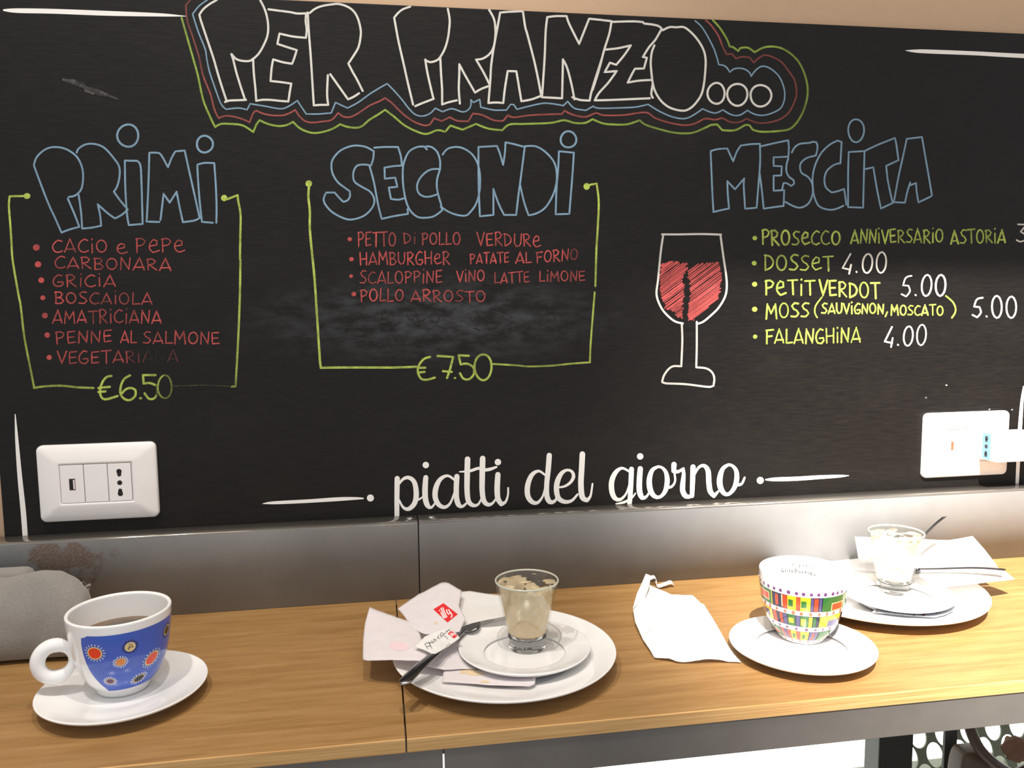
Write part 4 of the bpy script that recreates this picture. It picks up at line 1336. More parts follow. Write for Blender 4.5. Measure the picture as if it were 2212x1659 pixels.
def cup_profile(base_z, top_z, rows, wall=0.0028):
    H = top_z - base_z
    outer = spline([(r, base_z + t * H) for r, t in rows], 6)
    outer = [(0.0, base_z + 0.0015), (rows[0][0] - 0.003, base_z + 0.0015), (rows[0][0] - 0.002, base_z)] + outer
    R = rows[-1][0]
    rim = [(R - 0.0003, top_z + 0.0006), (R - 0.0010, top_z + 0.0011), (R - 0.0019, top_z + 0.0010), (R - 0.0026, top_z + 0.0004)]
    inner = [(max(0.0, r - wall), z) for r, z in spline([(r, base_z + t * H) for r, t in rows], 6)][::-1]
    inner = [(r, max(z, base_z + 0.005)) for r, z in inner if z > base_z + 0.0055]
    return outer, rim, inner

def handle_ring(name, C, radial, R, rt, mat, parent, squash=1.0):
    """doughnut handle in the vertical plane through the cup axis"""
    rd = Vector((radial[0], radial[1], 0)).normalized()
    pts = [C + rd * (R * math.cos(2 * PI * k / 40)) + Vector((0, 0, 1)) * (R * squash * math.sin(2 * PI * k / 40)) for k in range(40)]
    rad = [rt * (0.50 + 0.50 * min(1.0, max(0.0, (math.cos(2 * PI * k / 40) + 1.0) / 0.75)) ** 0.8) for k in range(40)]
    return tube(name, pts, rad, mat, parent, 16, closed=True)

# ---- blue cup
C1 = (-0.2240, -0.2040)
cup = empty('coffee_cup', 'blue cup with red sun motifs, full of black coffee', 'cup', (C1[0], C1[1], 0.0055))
rows1 = [(0.0205, 0.0), (0.0218, 0.03), (0.0228, 0.07), (0.0290, 0.18), (0.0342, 0.33), (0.0378, 0.50), (0.0399, 0.70), (0.0413, 0.86), (0.0420, 1.0)]
o1, rim1, in1 = cup_profile(0.0056, 0.0752, rows1, 0.0032)
lathe('cup_body', o1 + rim1 + in1 + [(0.0, 0.0106)], C1[0], C1[1], M['porc'], cup, 96)
hd = Vector((-0.957, -0.29, 0))
handle_ring('handle', Vector((C1[0], C1[1], 0)) + hd * 0.0506 + Vector((0, 0, 0.0390)), hd, 0.0128, 0.0060, M['porc'], cup, 1.08)
zc = 0.0540
rc = [r for r, z in in1 if abs(z - zc) < 0.004][0]
lathe('coffee', [(0.0, zc), (rc * 0.5, zc), (rc * 0.97, zc), (rc - 0.0002, zc + 0.0004)], C1[0], C1[1], M['coffee'], cup, 64)
sf1 = Surf([p for p in o1 if p[1] > 0.0057 or p[0] > 0.019][1:], C1[0], C1[1])
c1c = crop(0, 1220, 4.367)
def hit1(x, y):
    q = c1c([(x, y)])[0]
    return sf1.hit(q[0], q[1])
def patch(rows, surf, name, mats, parent, label=None, fmats=None, off=0.00015):
    V, Fc = [], []
    n = len(rows[0])
    for rw in rows:
        for (th, z) in rw:
            V.append(surf.pt(th, z, off))
    for i in range(len(rows) - 1):
        for k in range(n - 1):
            Fc.append([i * n + k, i * n + k + 1, (i + 1) * n + k + 1, (i + 1) * n + k])
    return mesh_obj(name, V, Fc, mats, parent, smooth=True, label=label)
ztop = hit1(900, 676)[1]
zbot = hit1(1060, 1187)[1]
left = [hit1(x, y) for x, y in ((765, 690), (768, 760), (785, 840), (812, 920), (850, 1000), (895, 1065), (950, 1125), (1020, 1180))]
thc = math.atan2(-0.78, 0.62)     # middle of the printed panel
rows = []
NR = 22
for i in range(NR + 1):
    f = i / NR
    z = ztop + (zbot - ztop) * f
    th = left[-1][0]
    for (t0, z0), (t1, z1) in zip(left, left[1:]):
        if z1 <= z <= z0:
            th = t0 + (t1 - t0) * (z0 - z) / max(1e-6, z0 - z1)
            break
    if i == 0:
        th = left[0][0] + 0.10
        z -= 0.0
    thr = 2 * thc - th
    rows.append([(th + (thr - th) * k / 48, z - (0.0011 if i == 0 and k in (0, 48) else 0)) for k in range(49)])
patch(rows, sf1, 'blue_print', G['blue'], cup, 'glossy cobalt blue printed panel')
def motif(surf, th, z, a, b, inner, ringc, spike, rot=0.0, n=18, sl=0.0016, sw=0.0005, extra=None):
    """painted sun: spikes, ring and centre; sizes in metres on the glaze"""
    V, Fc, fm = [], [], []
    rz = surf.r(z)
    def P(u, v, off):
        cu, su = math.cos(rot), math.sin(rot)
        uu, vv = u * cu - v * su, u * su + v * cu
        return surf.pt(th + uu / rz, z + vv, off)
    def ell(a_, b_, off, mi):
        m = 24
        base = len(V)
        V.append(P(0, 0, off))
        for q in (0.5, 1.0):
            for k in range(m):
                t = 2 * PI * k / m
                V.append(P(a_ * q * math.cos(t), b_ * q * math.sin(t), off))
        for k in range(m):
            k2 = (k + 1) % m
            Fc.append([base, base + 1 + k, base + 1 + k2]); fm.append(mi)
            Fc.append([base + 1 + k, base + 1 + m + k, base + 1 + m + k2, base + 1 + k2]); fm.append(mi)
    for k in range(n):
        t = 2 * PI * k / n
        c_, s_ = math.cos(t), math.sin(t)
        l = sl * random.uniform(0.75, 1.2)
        q0, q1 = 1.02, 1.0
        base = len(V)
        for (rad, w_) in ((0.0, sw), (l, sw * 0.6)):
            for sg in (-1, 1):
                V.append(P((a * 1.12) * c_ + rad * c_ - sg * w_ * s_, (b * 1.12) * s_ + rad * s_ + sg * w_ * c_, 0.00028))
        Fc.append([base, base + 1, base + 3, base + 2]); fm.append(2)
    ell(a, b, 0.00030, 1)
    ell(a * 0.82, b * 0.82, 0.00036, 0)
    if extra:
        rr2 = random.Random(5)
        for k in range(extra[0]):
            t, q = rr2.uniform(0, 6.28), rr2.uniform(0.1, 0.55)
            base = len(V)
            u, v = a * q * math.cos(t), b * q * math.sin(t)
            t2 = rr2.uniform(0, 3.14)
            for (du, dv) in ((-1, -0.35), (1, -0.35), (1, 0.35), (-1, 0.35)):
                L_ = extra[1]
                V.append(P(u + L_ * (du * math.cos(t2) - dv * math.sin(t2)), v + L_ * (du * math.sin(t2) + dv * math.cos(t2)), 0.00042))
            Fc.append([base, base + 1, base + 2, base + 3]); fm.append(3)
    mats = [G[inner], G[ringc], G[spike]] + ([G[extra[2]]] if extra else [])
    return mesh_obj('sun_motif', V, Fc, mats, cup, smooth=True, fmat=fm)
for (x, y, a, b, i_, rg, sp, rot, ex) in (
        (893, 835, 0.0063, 0.0058, 'red', 'cream', 'white', 0.0, None), (1228, 772, 0.0042, 0.0042, 'cream', 'cream', 'black', 0, (9, 0.0007, 'black')),
        (1138, 917, 0.0040, 0.0034, 'orange', 'cream', 'white', 0.2, (5, 0.0006, 'yellow')), (1432, 878, 0.0072, 0.0052, 'red', 'cream', 'white', 0.6, None),
        (1040, 1097, 0.0034, 0.0028, 'purple', 'cream', 'white', -0.1, None), (1310, 1068, 0.0050, 0.0033, 'black', 'cream', 'white', 0.35, None),
        (1570, 612, 0.0050, 0.0042, 'black', 'cream', 'black', 0.5, None)):
    th, z = hit1(x, y)
    motif(sf1, th, z, a, b, i_, rg, sp, rot, extra=ex)

# ---- patterned cup
C3 = (0.4045, -0.2125)
cup3 = empty('espresso_cup', 'multicoloured cup with dotted and patchwork bands, sitting empty on its saucer', 'cup', (C3[0], C3[1], 0.0055))
rows3 = [(0.0212, 0.0), (0.0224, 0.03), (0.0250, 0.08), (0.0308, 0.20), (0.0352, 0.36), (0.0385, 0.55), (0.0403, 0.75), (0.0411, 0.90), (0.0412, 1.0)]
o3, rim3, in3 = cup_profile(0.0056, 0.0722, rows3)
lathe('cup_body', o3 + rim3 + in3 + [(0.0, 0.0108)], C3[0], C3[1], M['porc'], cup3, 96)
hd3 = Vector((0.45, 0.89, 0))
handle_ring('handle', Vector((C3[0], C3[1], 0)) + hd3 * 0.0512 + Vector((0, 0, 0.042)), hd3, 0.0125, 0.0048, M['porc'], cup3)
sf3 = Surf([p for p in o3 if p[0] > 0.019][1:], C3[0], C3[1])
c3c = crop(1620, 1190, 7.9)
def hit3(x, y):
    q = c3c([(x, y)])[0]
    th, z = sf3.hit(q[0], q[1])
    return (th - 2 * PI if th > 1.0 else th), z
def zat(x, y):
    return hit3(x, y)[1]
def along(path, x):
    for (x0, y0), (x1, y1) in zip(path, path[1:]):
        if x <= x1:
            return y0 + (y1 - y0) * (x - x0) / (x1 - x0)
    return path[-1][1]
def band(name, ztp, zbt, path, items):
    V, Fc, fm = [], [], []
    mats = [G[k] for k in ('navy', 'green', 'red', 'yellow', 'mauve', 'cream')]
    ix = dict(navy=0, green=1, red=2, yellow=3, mauve=4, cream=5)
    def quad(t0, t1, f0, f1, mi, off, nt=None):
        nt = nt or max(2, int(abs(t1 - t0) / 0.03))
        b = len(V)
        nz_ = 5
        for j in range(nz_ + 1):
            z = ztp + (zbt - ztp) * (f0 + (f1 - f0) * j / nz_)
            for k in range(nt + 1):
                V.append(sf3.pt(t0 + (t1 - t0) * k / nt, z, off))
        for j in range(nz_):
            for k in range(nt):
                a = b + j * (nt + 1) + k
                Fc.append([a, a + 1, a + nt + 2, a + nt + 1]); fm.append(mi)
    quad(-PI, PI, 0, 1, 0, 0.00015, 210)
    lv = {}
    for n_, (x0, x1, f0, f1, col) in enumerate(items):
        ta, tb = hit3(x0, along(path, x0))[0], hit3(x1, along(path, x1))[0]
        if abs(tb - ta) > 2.5:
            continue
        quad(ta, tb, f0, f1, ix[col], 0.00017 + 0.000018 * n_)
    # the unseen back repeats the patchwork
    for j in range(5):
        t = 0.15 + j * 0.52
        quad(t, t + 0.3, 0.0, 1.0, [1, 3, 1, 2, 3][j], 0.0002)
        quad(t + 0.07, t + 0.2, 0.25, 0.75, [2, 1, 2, 3, 1][j], 0.00027)
    return mesh_obj(name, V, Fc, mats, cup3, smooth=True, fmat=fm)
p1 = [(150, 640), (250, 720), (420, 800), (700, 880), (1000, 925), (1250, 935), (1450, 910), (1640, 870)]
zb1t, zb1b = zat(1000, 803), zat(1000, 1042)
band('painted_band', zb1t, zb1b, p1, [
    (168, 372, 0, 1, 'green'), (188, 332, 0.2, 0.78, 'cream'), (198, 322, 0.26, 0.72, 'red'), (366, 380, 0, 1, 'yellow'), (435, 480, 0.12, 0.88, 'red'), (538, 556, 0.04, 0.9, 'cream'),
    (563, 632, 0.04, 0.96, 'red'), (640, 786, 0, 1, 'yellow'), (655, 735, 0.26, 0.76, 'green'), (786, 850, 0, 1, 'red'), (860, 1032, 0, 1, 'yellow'), (872, 965, 0.27, 0.74, 'green'),
    (1040, 1082, 0.04, 1, 'mauve'), (1094, 1166, 0.06, 0.96, 'red'), (1180, 1222, 0.04, 0.96, 'mauve'), (1238, 1584, 0, 1, 'green'), (1390, 1570, 0.42, 0.98, 'cream'),
    (1402, 1560, 0.48, 0.94, 'red'), (1586, 1602, 0, 1, 'yellow'), (1604, 1636, 0, 1, 'green')])
p2 = [(225, 960), (400, 1080), (600, 1150), (900, 1210), (1100, 1225), (1300, 1210), (1500, 1150), (1600, 1080)]
zb2t, zb2b = zat(1000, 1122), zat(1000, 1308)
band('painted_band', zb2t, zb2b, p2, [
    (236, 392, 0, 1, 'yellow'), (246, 346, 0.2, 0.8, 'mauve'), (410, 462, 0, 0.96, 'red'), (518, 562, 0.04, 0.92, 'red'), (575, 640, 0.04, 0.96, 'mauve'), (650, 772, 0, 1, 'green'),
    (664, 746, 0.3, 0.74, 'yellow'), (790, 850, 0, 1, 'mauve'), (860, 992, 0, 1, 'green'), (870, 950, 0.26, 0.86, 'yellow'), (1000, 1060, 0.04, 1, 'yellow'), (1075, 1122, 0.06, 0.96, 'green'),
    (1182, 1510, 0, 1, 'yellow'), (1330, 1505, 0.42, 1, 'mauve')])
p3 = [(380, 1260), (560, 1360), (700, 1420), (900, 1455), (1100, 1470), (1250, 1450), (1380, 1390)]
zb3t, zb3b = zat(1000, 1388), zat(1000, 1528)
band('painted_band', zb3t, zb3b, p3, [
    (392, 520, 0, 1, 'green'), (412, 480, 0.3, 0.8, 'red'), (550, 592, 0, 1, 'red'), (600, 640, 0, 1, 'mauve'), (650, 702, 0, 1, 'red'), (710, 792, 0, 1, 'yellow'), (730, 776, 0.3, 0.8, 'green'),
    (800, 852, 0, 1, 'red'), (860, 992, 0, 1, 'yellow'), (890, 940, 0.3, 0.8, 'green'), (1008, 1132, 0, 1, 'mauve'), (1050, 1082, 0.1, 0.9, 'red'), (1150, 1350, 0, 1, 'green'), (1262, 1320, 0.4, 0.9, 'red')])
def dotrow(pts, zc_, rad, mat):
    V, Fc = [], []
    ths = [hit3(x, y)[0] for x, y in pts]
    st_ = (ths[-1] - ths[0]) / (len(ths) - 1)
    extra = []
    t = ths[-1] + abs(st_)
    lim = ths[0] + 2 * PI - abs(st_) * 0.7
    while t < lim:
        extra.append(t)
        t += abs(st_)
    for th in ths + extra:
        b = len(V)
        rz = sf3.r(zc_)
        rr_ = rad * random.uniform(0.9, 1.1)
        V.append(sf3.pt(th, zc_, 0.0004))
        for k in range(14):
            a = 2 * PI * k / 14
            V.append(sf3.pt(th + rr_ * math.cos(a) / rz, zc_ + rr_ * math.sin(a), 0.0004))
        for k in range(14):
            Fc.append([b, b + 1 + k, b + 1 + (k + 1) % 14])
    return mesh_obj('dot_row', V, Fc, mat, cup3, smooth=True)
dotrow([(180, 455), (240, 500), (318, 555), (415, 605), (523, 645), (660, 685), (795, 720), (915, 740), (1050, 750), (1172, 757), (1287, 752), (1412, 752), (1490, 740), (1560, 725), (1627, 700)], zat(1000, 746), 0.00165, G['violet'])
dotrow([(260, 850), (345, 895), (460, 950), (600, 1000), (740, 1035), (877, 1060), (1035, 1083), (1180, 1087), (1310, 1082), (1420, 1068), (1530, 1040)], zat(1000, 1082), 0.0016, G['dots'])
dotrow([(320, 1130), (395, 1185), (508, 1235), (635, 1280), (790, 1320), (965, 1345), (1117, 1352), (1240, 1345), (1355, 1325), (1445, 1298)], zat(1000, 1348), 0.0014, G['purple'])
dotrow([(600, 1455), (720, 1500), (857, 1530), (990, 1553), (1088, 1550), (1170, 1545)], zat(1000, 1551), 0.0010, G['dots'])
# lettering inside the far wall
sin3 = Surf([p for p in in3], C3[0], C3[1])
def inmap(px, py, h):
    v = ray(px, py)
    # far wall of the inner surface
    best = None
    tm = (Vector((C3[0], C3[1])) - Vector((CAM.x, CAM.y))).dot(Vector((v.x, v.y))) / (v.x ** 2 + v.y ** 2)
    t = tm + 0.06
    while t > tm:
        q = CAM + v * t
        if math.hypot(q.x - C3[0], q.y - C3[1]) < sin3.r(q.z):
            break
        t -= 0.00008
    q = CAM + v * t
    n = Vector((C3[0] - q.x, C3[1] - q.y, 0)).normalized()
    return q + n * (0.0007 + h)
r = Ribbon(inmap, 1e-7)
def inside_word(word, x0, y0, x1, y1, h, w, bow=0.0):
    tot = sum(GL[ch][0] for ch in word) + 0.3 * (len(word) - 1)
    x = 0.0
    for ch in word:
        gw, stt = GL[ch]
        for s in stt:
            pts = []
            for a, b in s:
                f = (x + a) / tot
                pts.append((x0 + (x1 - x0) * f, y0 + (y1 - y0) * f + bow * math.sin(PI * f) - b * h))
            r.add(c3c(pts), w, sub=3)
        x += gw + 0.3
inside_word('illy', 515, 245, 655, 250, 42, 0.8)
inside_word('espresso', 720, 255, 1165, 325, 60, 0.95, -14)
inside_word('Gillo', 530, 358, 735, 365, 56, 1.35)
inside_word('Dorfles', 765, 362, 1125, 428, 58, 1.35, -4)
for (x, y, rr_) in ((415, 420, 9), (500, 390, 10), (520, 395, 8), (890, 520, 6), (1085, 500, 6)):
    q = c3c([(x, y)])[0]
    r.disc(q[0], q[1], rr_ / 7.9, rr_ / 7.9, mi=1)
r.build('inner_lettering', [M['ink'], M['stain']], cup3, 'small black lettering inside the rim')

# ------------------------------------------------------------------ glasses
def shot_glass(cx, cy, z0, zr, R, Rb, label, foam, dregs_h):
    t = empty('shot_glass', label, 'glass', (cx, cy, z0))
    H = zr - z0
    outer = spline([(Rb - 0.0006, z0 + 0.0002), (Rb, z0 + 0.0012), (Rb * 1.02, z0 + H * 0.16), (Rb + (R - Rb) * 0.34, z0 + H * 0.4), (Rb + (R - Rb) * 0.68, z0 + H * 0.7), (R, zr - 0.001)], 5)
    rim = [(R - 0.0001, zr - 0.0003), (R - 0.0007, zr), (R - 0.0014, zr - 0.0004)]
    ir = lambda z: Rb + (R - Rb) * max(0.0, (z - z0 - H * 0.10)) / (H * 0.90) - 0.0018
    zi = z0 + H * 0.20
    inner = [(ir(z0 + H * q), z0 + H * q) for q in (0.96, 0.85, 0.7, 0.55, 0.4, 0.3, 0.245)] + [(ir(zi) - 0.0015, zi + 0.0007), (ir(zi) * 0.6, zi), (0.0, zi)]
    zs = z0 + H * 0.185
    lo = [p for p in outer if p[1] < zs]
    hi = [p for p in outer if p[1] >= zs]
    rs = hi[0][0]
    lathe('glass_base', [(0.0, z0 + 0.0012), (Rb * 0.7, z0 + 0.0010), (Rb - 0.002, z0 + 0.0002)] + lo + [(rs - 0.0001, zs), (rs * 0.6, zs - 0.0003), (0.0, zs - 0.0004)], cx, cy, M['glass'], t, 72, label='thick solid glass bottom')
    lathe('glass_wall', hi + rim + inner[:-3] + [(rs - 0.0022, zs + 0.0002), (rs - 0.0001, zs + 0.0001)], cx, cy, M['glass_thin'], t, 72, closed=True)
    fl = [(ir(z0 + H * q) - 0.0003, z0 + H * q) for q in (0.95, 0.88, 0.8, 0.72, 0.64, 0.56, 0.48, 0.4, 0.32, 0.26, 0.235)]
    lathe('foam_film', fl + [(ir(zi) * 0.8, zi + 0.0006)], cx, cy, foam, t, 72, label='dried milky film inside')
    q = zi + dregs_h
    rt_ = R - 0.0008
    lathe('rim', [(rt_ + 0.0009 * math.cos(a), zr - 0.0006 + 0.0009 * math.sin(a)) for a in [2 * PI * k / 10 for k in range(10)]], cx, cy, M['rim_glint'], t, 72, closed=True, label='rounded glass rim, its glint painted in pale colour')  # opaque pale ring, the clear rim's glint put into its colour
    lathe('dregs', [(0.0, zi + 0.0009), (ir(zi) * 0.8, zi + 0.0010), (ir(q) - 0.0007, q - 0.0003), (ir(q) - 0.0010, q), (ir(q) * 0.5, q - 0.0006), (0.0, q - 0.0008)], cx, cy, M['dregs'], t, 48, label='brown coffee dregs')
    return t
shot_glass(0.1330, -0.2025, 0.0118, 0.0770, 0.0298, 0.0174, 'shot glass coated with beige milk foam on the small middle saucer', M['foam'], 0.0016)
shot_glass(0.5545, -0.1370, 0.0132, 0.0800, 0.0287, 0.0172, 'sunlit glass of creamy foam holding a teaspoon, on the right-hand saucer', M['foam_b'], 0.0030)

# ------------------------------------------------------------------ cutlery
def spoon(label, tail, neck, bowl_dir_len, up_v, wt=0.011, wn_=0.005, bowl=(0.013, 0.021), flip=1):
    """tail -> neck handle, then an egg-shaped bowl going on in the same direction"""
    tail, neck = Vector(tail), Vector(neck)
    d = (neck - tail).normalized()
    upn = (Vector(up_v) - d * Vector(up_v).dot(d)).normalized()
    sd = d.cross(upn).normalized()
    t = empty('teaspoon', label, 'teaspoon', tail)
    L = (neck - tail).length
    V, Fc = [], []
    ns, nw = 26, 6
    for side in (0, 1):
        for i in range(ns + 1):
            f = i / ns
            c = tail + d * (L * f) + upn * (0.0035 * math.sin(PI * f) * (1 - f) * flip)
            w = wt * (1 - f) ** 1.0 + wn_ * f if f > 0.05 else wt * math.sqrt(max(0.02, 1 - (1 - f / 0.05) ** 2)) * 0.97
            th = 0.0014 if side == 0 else 0.0
            for k in range(nw + 1):
                u = k / nw * 2 - 1
                V.append(c + sd * (u * w / 2) + upn * (th + 0.0007 * (1 - u * u) * (1 if side == 0 else 0.2) - 0.0004 * u * u * (1 if side == 0 else -1)))
    m = nw + 1
    half = (ns + 1) * m
    for i in range(ns):
        for k in range(nw):
            a = i * m + k
            Fc.append([a, a + 1, a + m + 1, a + m])
            Fc.append([half + a, half + a + m, half + a + m + 1, half + a + 1])
        Fc.append([i * m, i * m + m, half + i * m + m, half + i * m])
        Fc.append([i * m + nw, half + i * m + nw, half + i * m + m + nw, i * m + m + nw])
    Fc.append([half + k for k in range(m)] + [k for k in range(m)][::-1])
    mesh_obj('handle', V, Fc, M['steel'], t, smooth=True)
    # bowl: double-skinned dish
    V, Fc = [], []
    na, nr = 32, 6
    cb = neck + d * (bowl[1] * 0.92)
    for side in (0, 1):
        base = len(V)
        V.append(cb - upn * (0.0055 + (0.0009 if side else 0)))
        for j in range(1, nr + 1):
            q = j / nr
            for k in range(na):
                a = 2 * PI * k / na
                ex = bowl[1] * q * math.cos(a)
                ey = bowl[0] * q * math.sin(a) * (1 - 0.16 * math.cos(a))
                V.append(cb + d * ex + sd * ey - upn * (0.0055 * (1 - q * q) + (0.0009 if side else 0)))
    half = len(V) // 2
    for side in (0, 1):
        b = side * half
        for k in range(na):
            k2 = (k + 1) % na
            Fc.append([b, b + 1 + k, b + 1 + k2])
            for j in range(nr - 1):
                p = b + 1 + j * na
                Fc.append([p + k, p + na + k, p + na + k2, p + k2])
    for k in range(na):
        k2 = (k + 1) % na
        p = 1 + (nr - 1) * na
        Fc.append([p + k, half + p + k, half + p + k2, p + k2])
    mesh_obj('bowl', V, Fc, M['steel'], t, smooth=True)
    return t
spoon('teaspoon lying on the middle plate beside the sugar packets, handle over its rim', T(868, 1481, 0.0268), T(1003, 1362, 0.0240), None, (0, 0, 1), 0.0122, 0.0054, (0.0100, 0.0150))
spoon('teaspoon standing in the foamy glass at the right', W(2044, 1116, -0.112), W(1958, 1203, -0.136), None, (-0.5, 0.2, 0.6), 0.0062, 0.0040, (0.0095, 0.0150))
spoon('teaspoon lying flat on the folded napkin at far right', T(2172, 1233, 0.034), T(1985, 1231, 0.0345), None, (0, 0, 1), 0.0065, 0.0038, (0.011, 0.018))

# ------------------------------------------------------------------ papers
def sheet(name, label, cat, edges, mat, nu=26, nv=20, wr=0.0012, seed=0, thick=0.00025, parent=None, bulge=0.0, group=None, ridge=None):
    """a sheet of paper spanned between four edges (top, right, bottom, left), each a list of world points"""
    top, right, bot, lef = [[Vector(p) for p in e] for e in edges]   # top: left>right, right: top>bottom, bottom: left>right, left: top>bottom
    def ev(e, t):
        ls = [(b - a).length for a, b in zip(e, e[1:])]
        s = t * sum(ls)
        for (a, b), l in zip(zip(e, e[1:]), ls):
            if s <= l + 1e-12:
                return a.lerp(b, s / l if l else 0)
            s -= l
        return e[-1].copy()
    V, Fc = [], []
    for j in range(nv + 1):
        v = j / nv
        for i in range(nu + 1):
            u = i / nu
            p = ev(top, u) * (1 - v) + ev(bot, u) * v + ev(lef, v) * (1 - u) + ev(right, v) * u \
                - (top[0] * (1 - u) * (1 - v) + top[-1] * u * (1 - v) + bot[0] * (1 - u) * v + bot[-1] * u * v)
            n1 = noise.noise(Vector((p.x * 38 + seed, p.y * 38, seed * 1.7)))
            n2 = abs(noise.noise(Vector((p.x * 70 - seed, p.y * 90, seed))))
            e = 0.35 + 0.65 * min(1, 4 * min(u, 1 - u, v, 1 - v))
            p.z += (n1 + n2 * 1.3) * wr * e + bulge * math.sin(PI * u) * math.sin(PI * v)
            if ridge:
                rv = v - ridge[0] - 0.05 * math.sin(u * 5 + 1)
                p.z += ridge[1] * math.exp(-(rv / (0.07 if rv > 0 else 0.22)) ** 2) * min(1, 3 * u, 3 * (1 - u))
            V.append(p)
    m = nu + 1
    for j in range(nv):
        for i in range(nu):
            a = j * m + i
            Fc.append([a, a + m, a + m + 1, a + 1])
    org = sum((Vector(p) for p in (top[0], top[-1], bot[0], bot[-1])), Vector()) / 4
    o = mesh_obj(name, V, Fc, mat, parent, smooth=True, origin=org, label=label)
    if cat:
        o['category'] = cat
    if group:
        o['group'] = group
    sm = o.modifiers.new('thick', 'SOLIDIFY')
    sm.thickness = thick
    sm.offset = 0
    # surface lookup for printing on it
    grid = V
    def onsheet(px, py, h):
        v = ray(px, py)
        best, bd = None, 1e9
        for f in Fc:
            for tri in ((f[0], f[1], f[2]), (f[0], f[2], f[3])):
                a, b, c = grid[tri[0]], grid[tri[1]], grid[tri[2]]
                n_ = (b - a).cross(c - a)
                dn = n_.dot(v)
                if abs(dn) < 1e-12:
                    continue
                t = n_.dot(a - CAM) / dn
                q = CAM + v * t
                if n_.dot((b - a).cross(q - a)) >= -1e-16 and n_.dot((c - b).cross(q - b)) >= -1e-16 and n_.dot((a - c).cross(q - c)) >= -1e-16:
                    return q - v.normalized() * (0.0005 + h)
                dd = ((a + b + c) / 3 - q).length
                if dd < bd:
                    bd, best = dd, q
        return best - v.normalized() * (0.0005 + h)
    return o, onsheet

c2 = crop(770, 1200, 3.8138)
def pz(c, pts):
    out = []
    for (x, y, z) in pts:
        q = c([(x, y)])[0]
        out.append(T(q[0], q[1], z))
    return out
# strip of paper across the plate, coffee stained
o, on = sheet('paper_strip', 'coffee-stained strip of torn paper on the middle plate, below its saucer', 'paper',
              (pz(c2, [(725, 935, 0.014), (1000, 945, 0.0125), (1300, 960, 0.013), (1480, 985, 0.0142)]), pz(c2, [(1480, 985, 0.0142), (1470, 1060, 0.0136), (1425, 1080, 0.014)]),
               pz(c2, [(702, 1040, 0.0140), (900, 1052, 0.0125), (1100, 1068, 0.0128), (1425, 1080, 0.0140)]), pz(c2, [(725, 935, 0.014), (712, 990, 0.0138), (702, 1040, 0.0140)])),
              M['paper'], wr=0.0006, seed=3)
r = Ribbon(on, 5e-6)
r.fine = True
r.base = 0.0001
for (x, y, a, b) in ((930, 955, 60, 18), (980, 975, 70, 14), (880, 960, 30, 14), (1060, 1040, 40, 10)):
    q = c2([(x, y)])[0]
    r.disc(q[0], q[1], a / 3.8, b / 3.8, seg=18)
r.build('stain', M['stain'], o)
# napkin behind the packets
sheet('paper_napkin', 'plain white folded napkin tucked behind the shot glass on the middle plate', 'napkin',
      (pz(c2, [(868, 298, 0.034), (930, 292, 0.034), (1060, 312, 0.032), (1240, 335, 0.030)]), pz(c2, [(1240, 335, 0.030), (1240, 420, 0.028), (1230, 500, 0.0285)]),
       pz(c2, [(860, 590, 0.0268), (950, 560, 0.0262), (1080, 530, 0.0275), (1230, 500, 0.0285)]), pz(c2, [(868, 298, 0.034), (845, 400, 0.031), (860, 590, 0.0268)])),
      M['napkin'], wr=0.0006, seed=5)
# left packet
o, on = sheet('sugar_packet', 'opened sugar packet with faint pink mark hanging off plate edge at left', 'sugar packet',
              (pz(c2, [(108, 425, 0.036), (200, 460, 0.034), (330, 510, 0.032), (435, 545, 0.031)]), pz(c2, [(435, 545, 0.031), (520, 640, 0.029), (560, 760, 0.027), (640, 860, 0.0245)]),
               pz(c2, [(52, 860, 0.020), (90, 878, 0.0205), (200, 885, 0.022), (330, 900, 0.0225), (520, 930, 0.0225), (640, 935, 0.0205)]), pz(c2, [(108, 425, 0.036), (70, 560, 0.030), (55, 700, 0.024), (52, 860, 0.020)])),
              M['paper'], wr=0.0012, seed=1)
r = Ribbon(on, 5e-6)
r.fine = True
r.base = 0.0001
q = c2([(350, 745)])[0]
r.disc(q[0], q[1], 22, 10, seg=18, rot=0.12)
r.build('pink_mark', M['pink'], o)
# its torn inner half lies flat on the plate under the spoon
sheet('torn_packet', 'torn see-through half of a sugar packet lying under the spoon, against the small saucer', 'sugar packet',
      (pz(c2, [(470, 800, 0.0225), (600, 760, 0.0215), (740, 720, 0.0205), (850, 690, 0.0195)]), pz(c2, [(850, 690, 0.0195), (860, 790, 0.0165), (900, 870, 0.0145), (985, 935, 0.0135)]),
       pz(c2, [(560, 905, 0.0200), (720, 940, 0.0165), (850, 935, 0.0150), (985, 935, 0.0135)]), pz(c2, [(470, 800, 0.0225), (510, 860, 0.0215), (560, 905, 0.0200)])),
      M['paper'], wr=0.0012, seed=41)
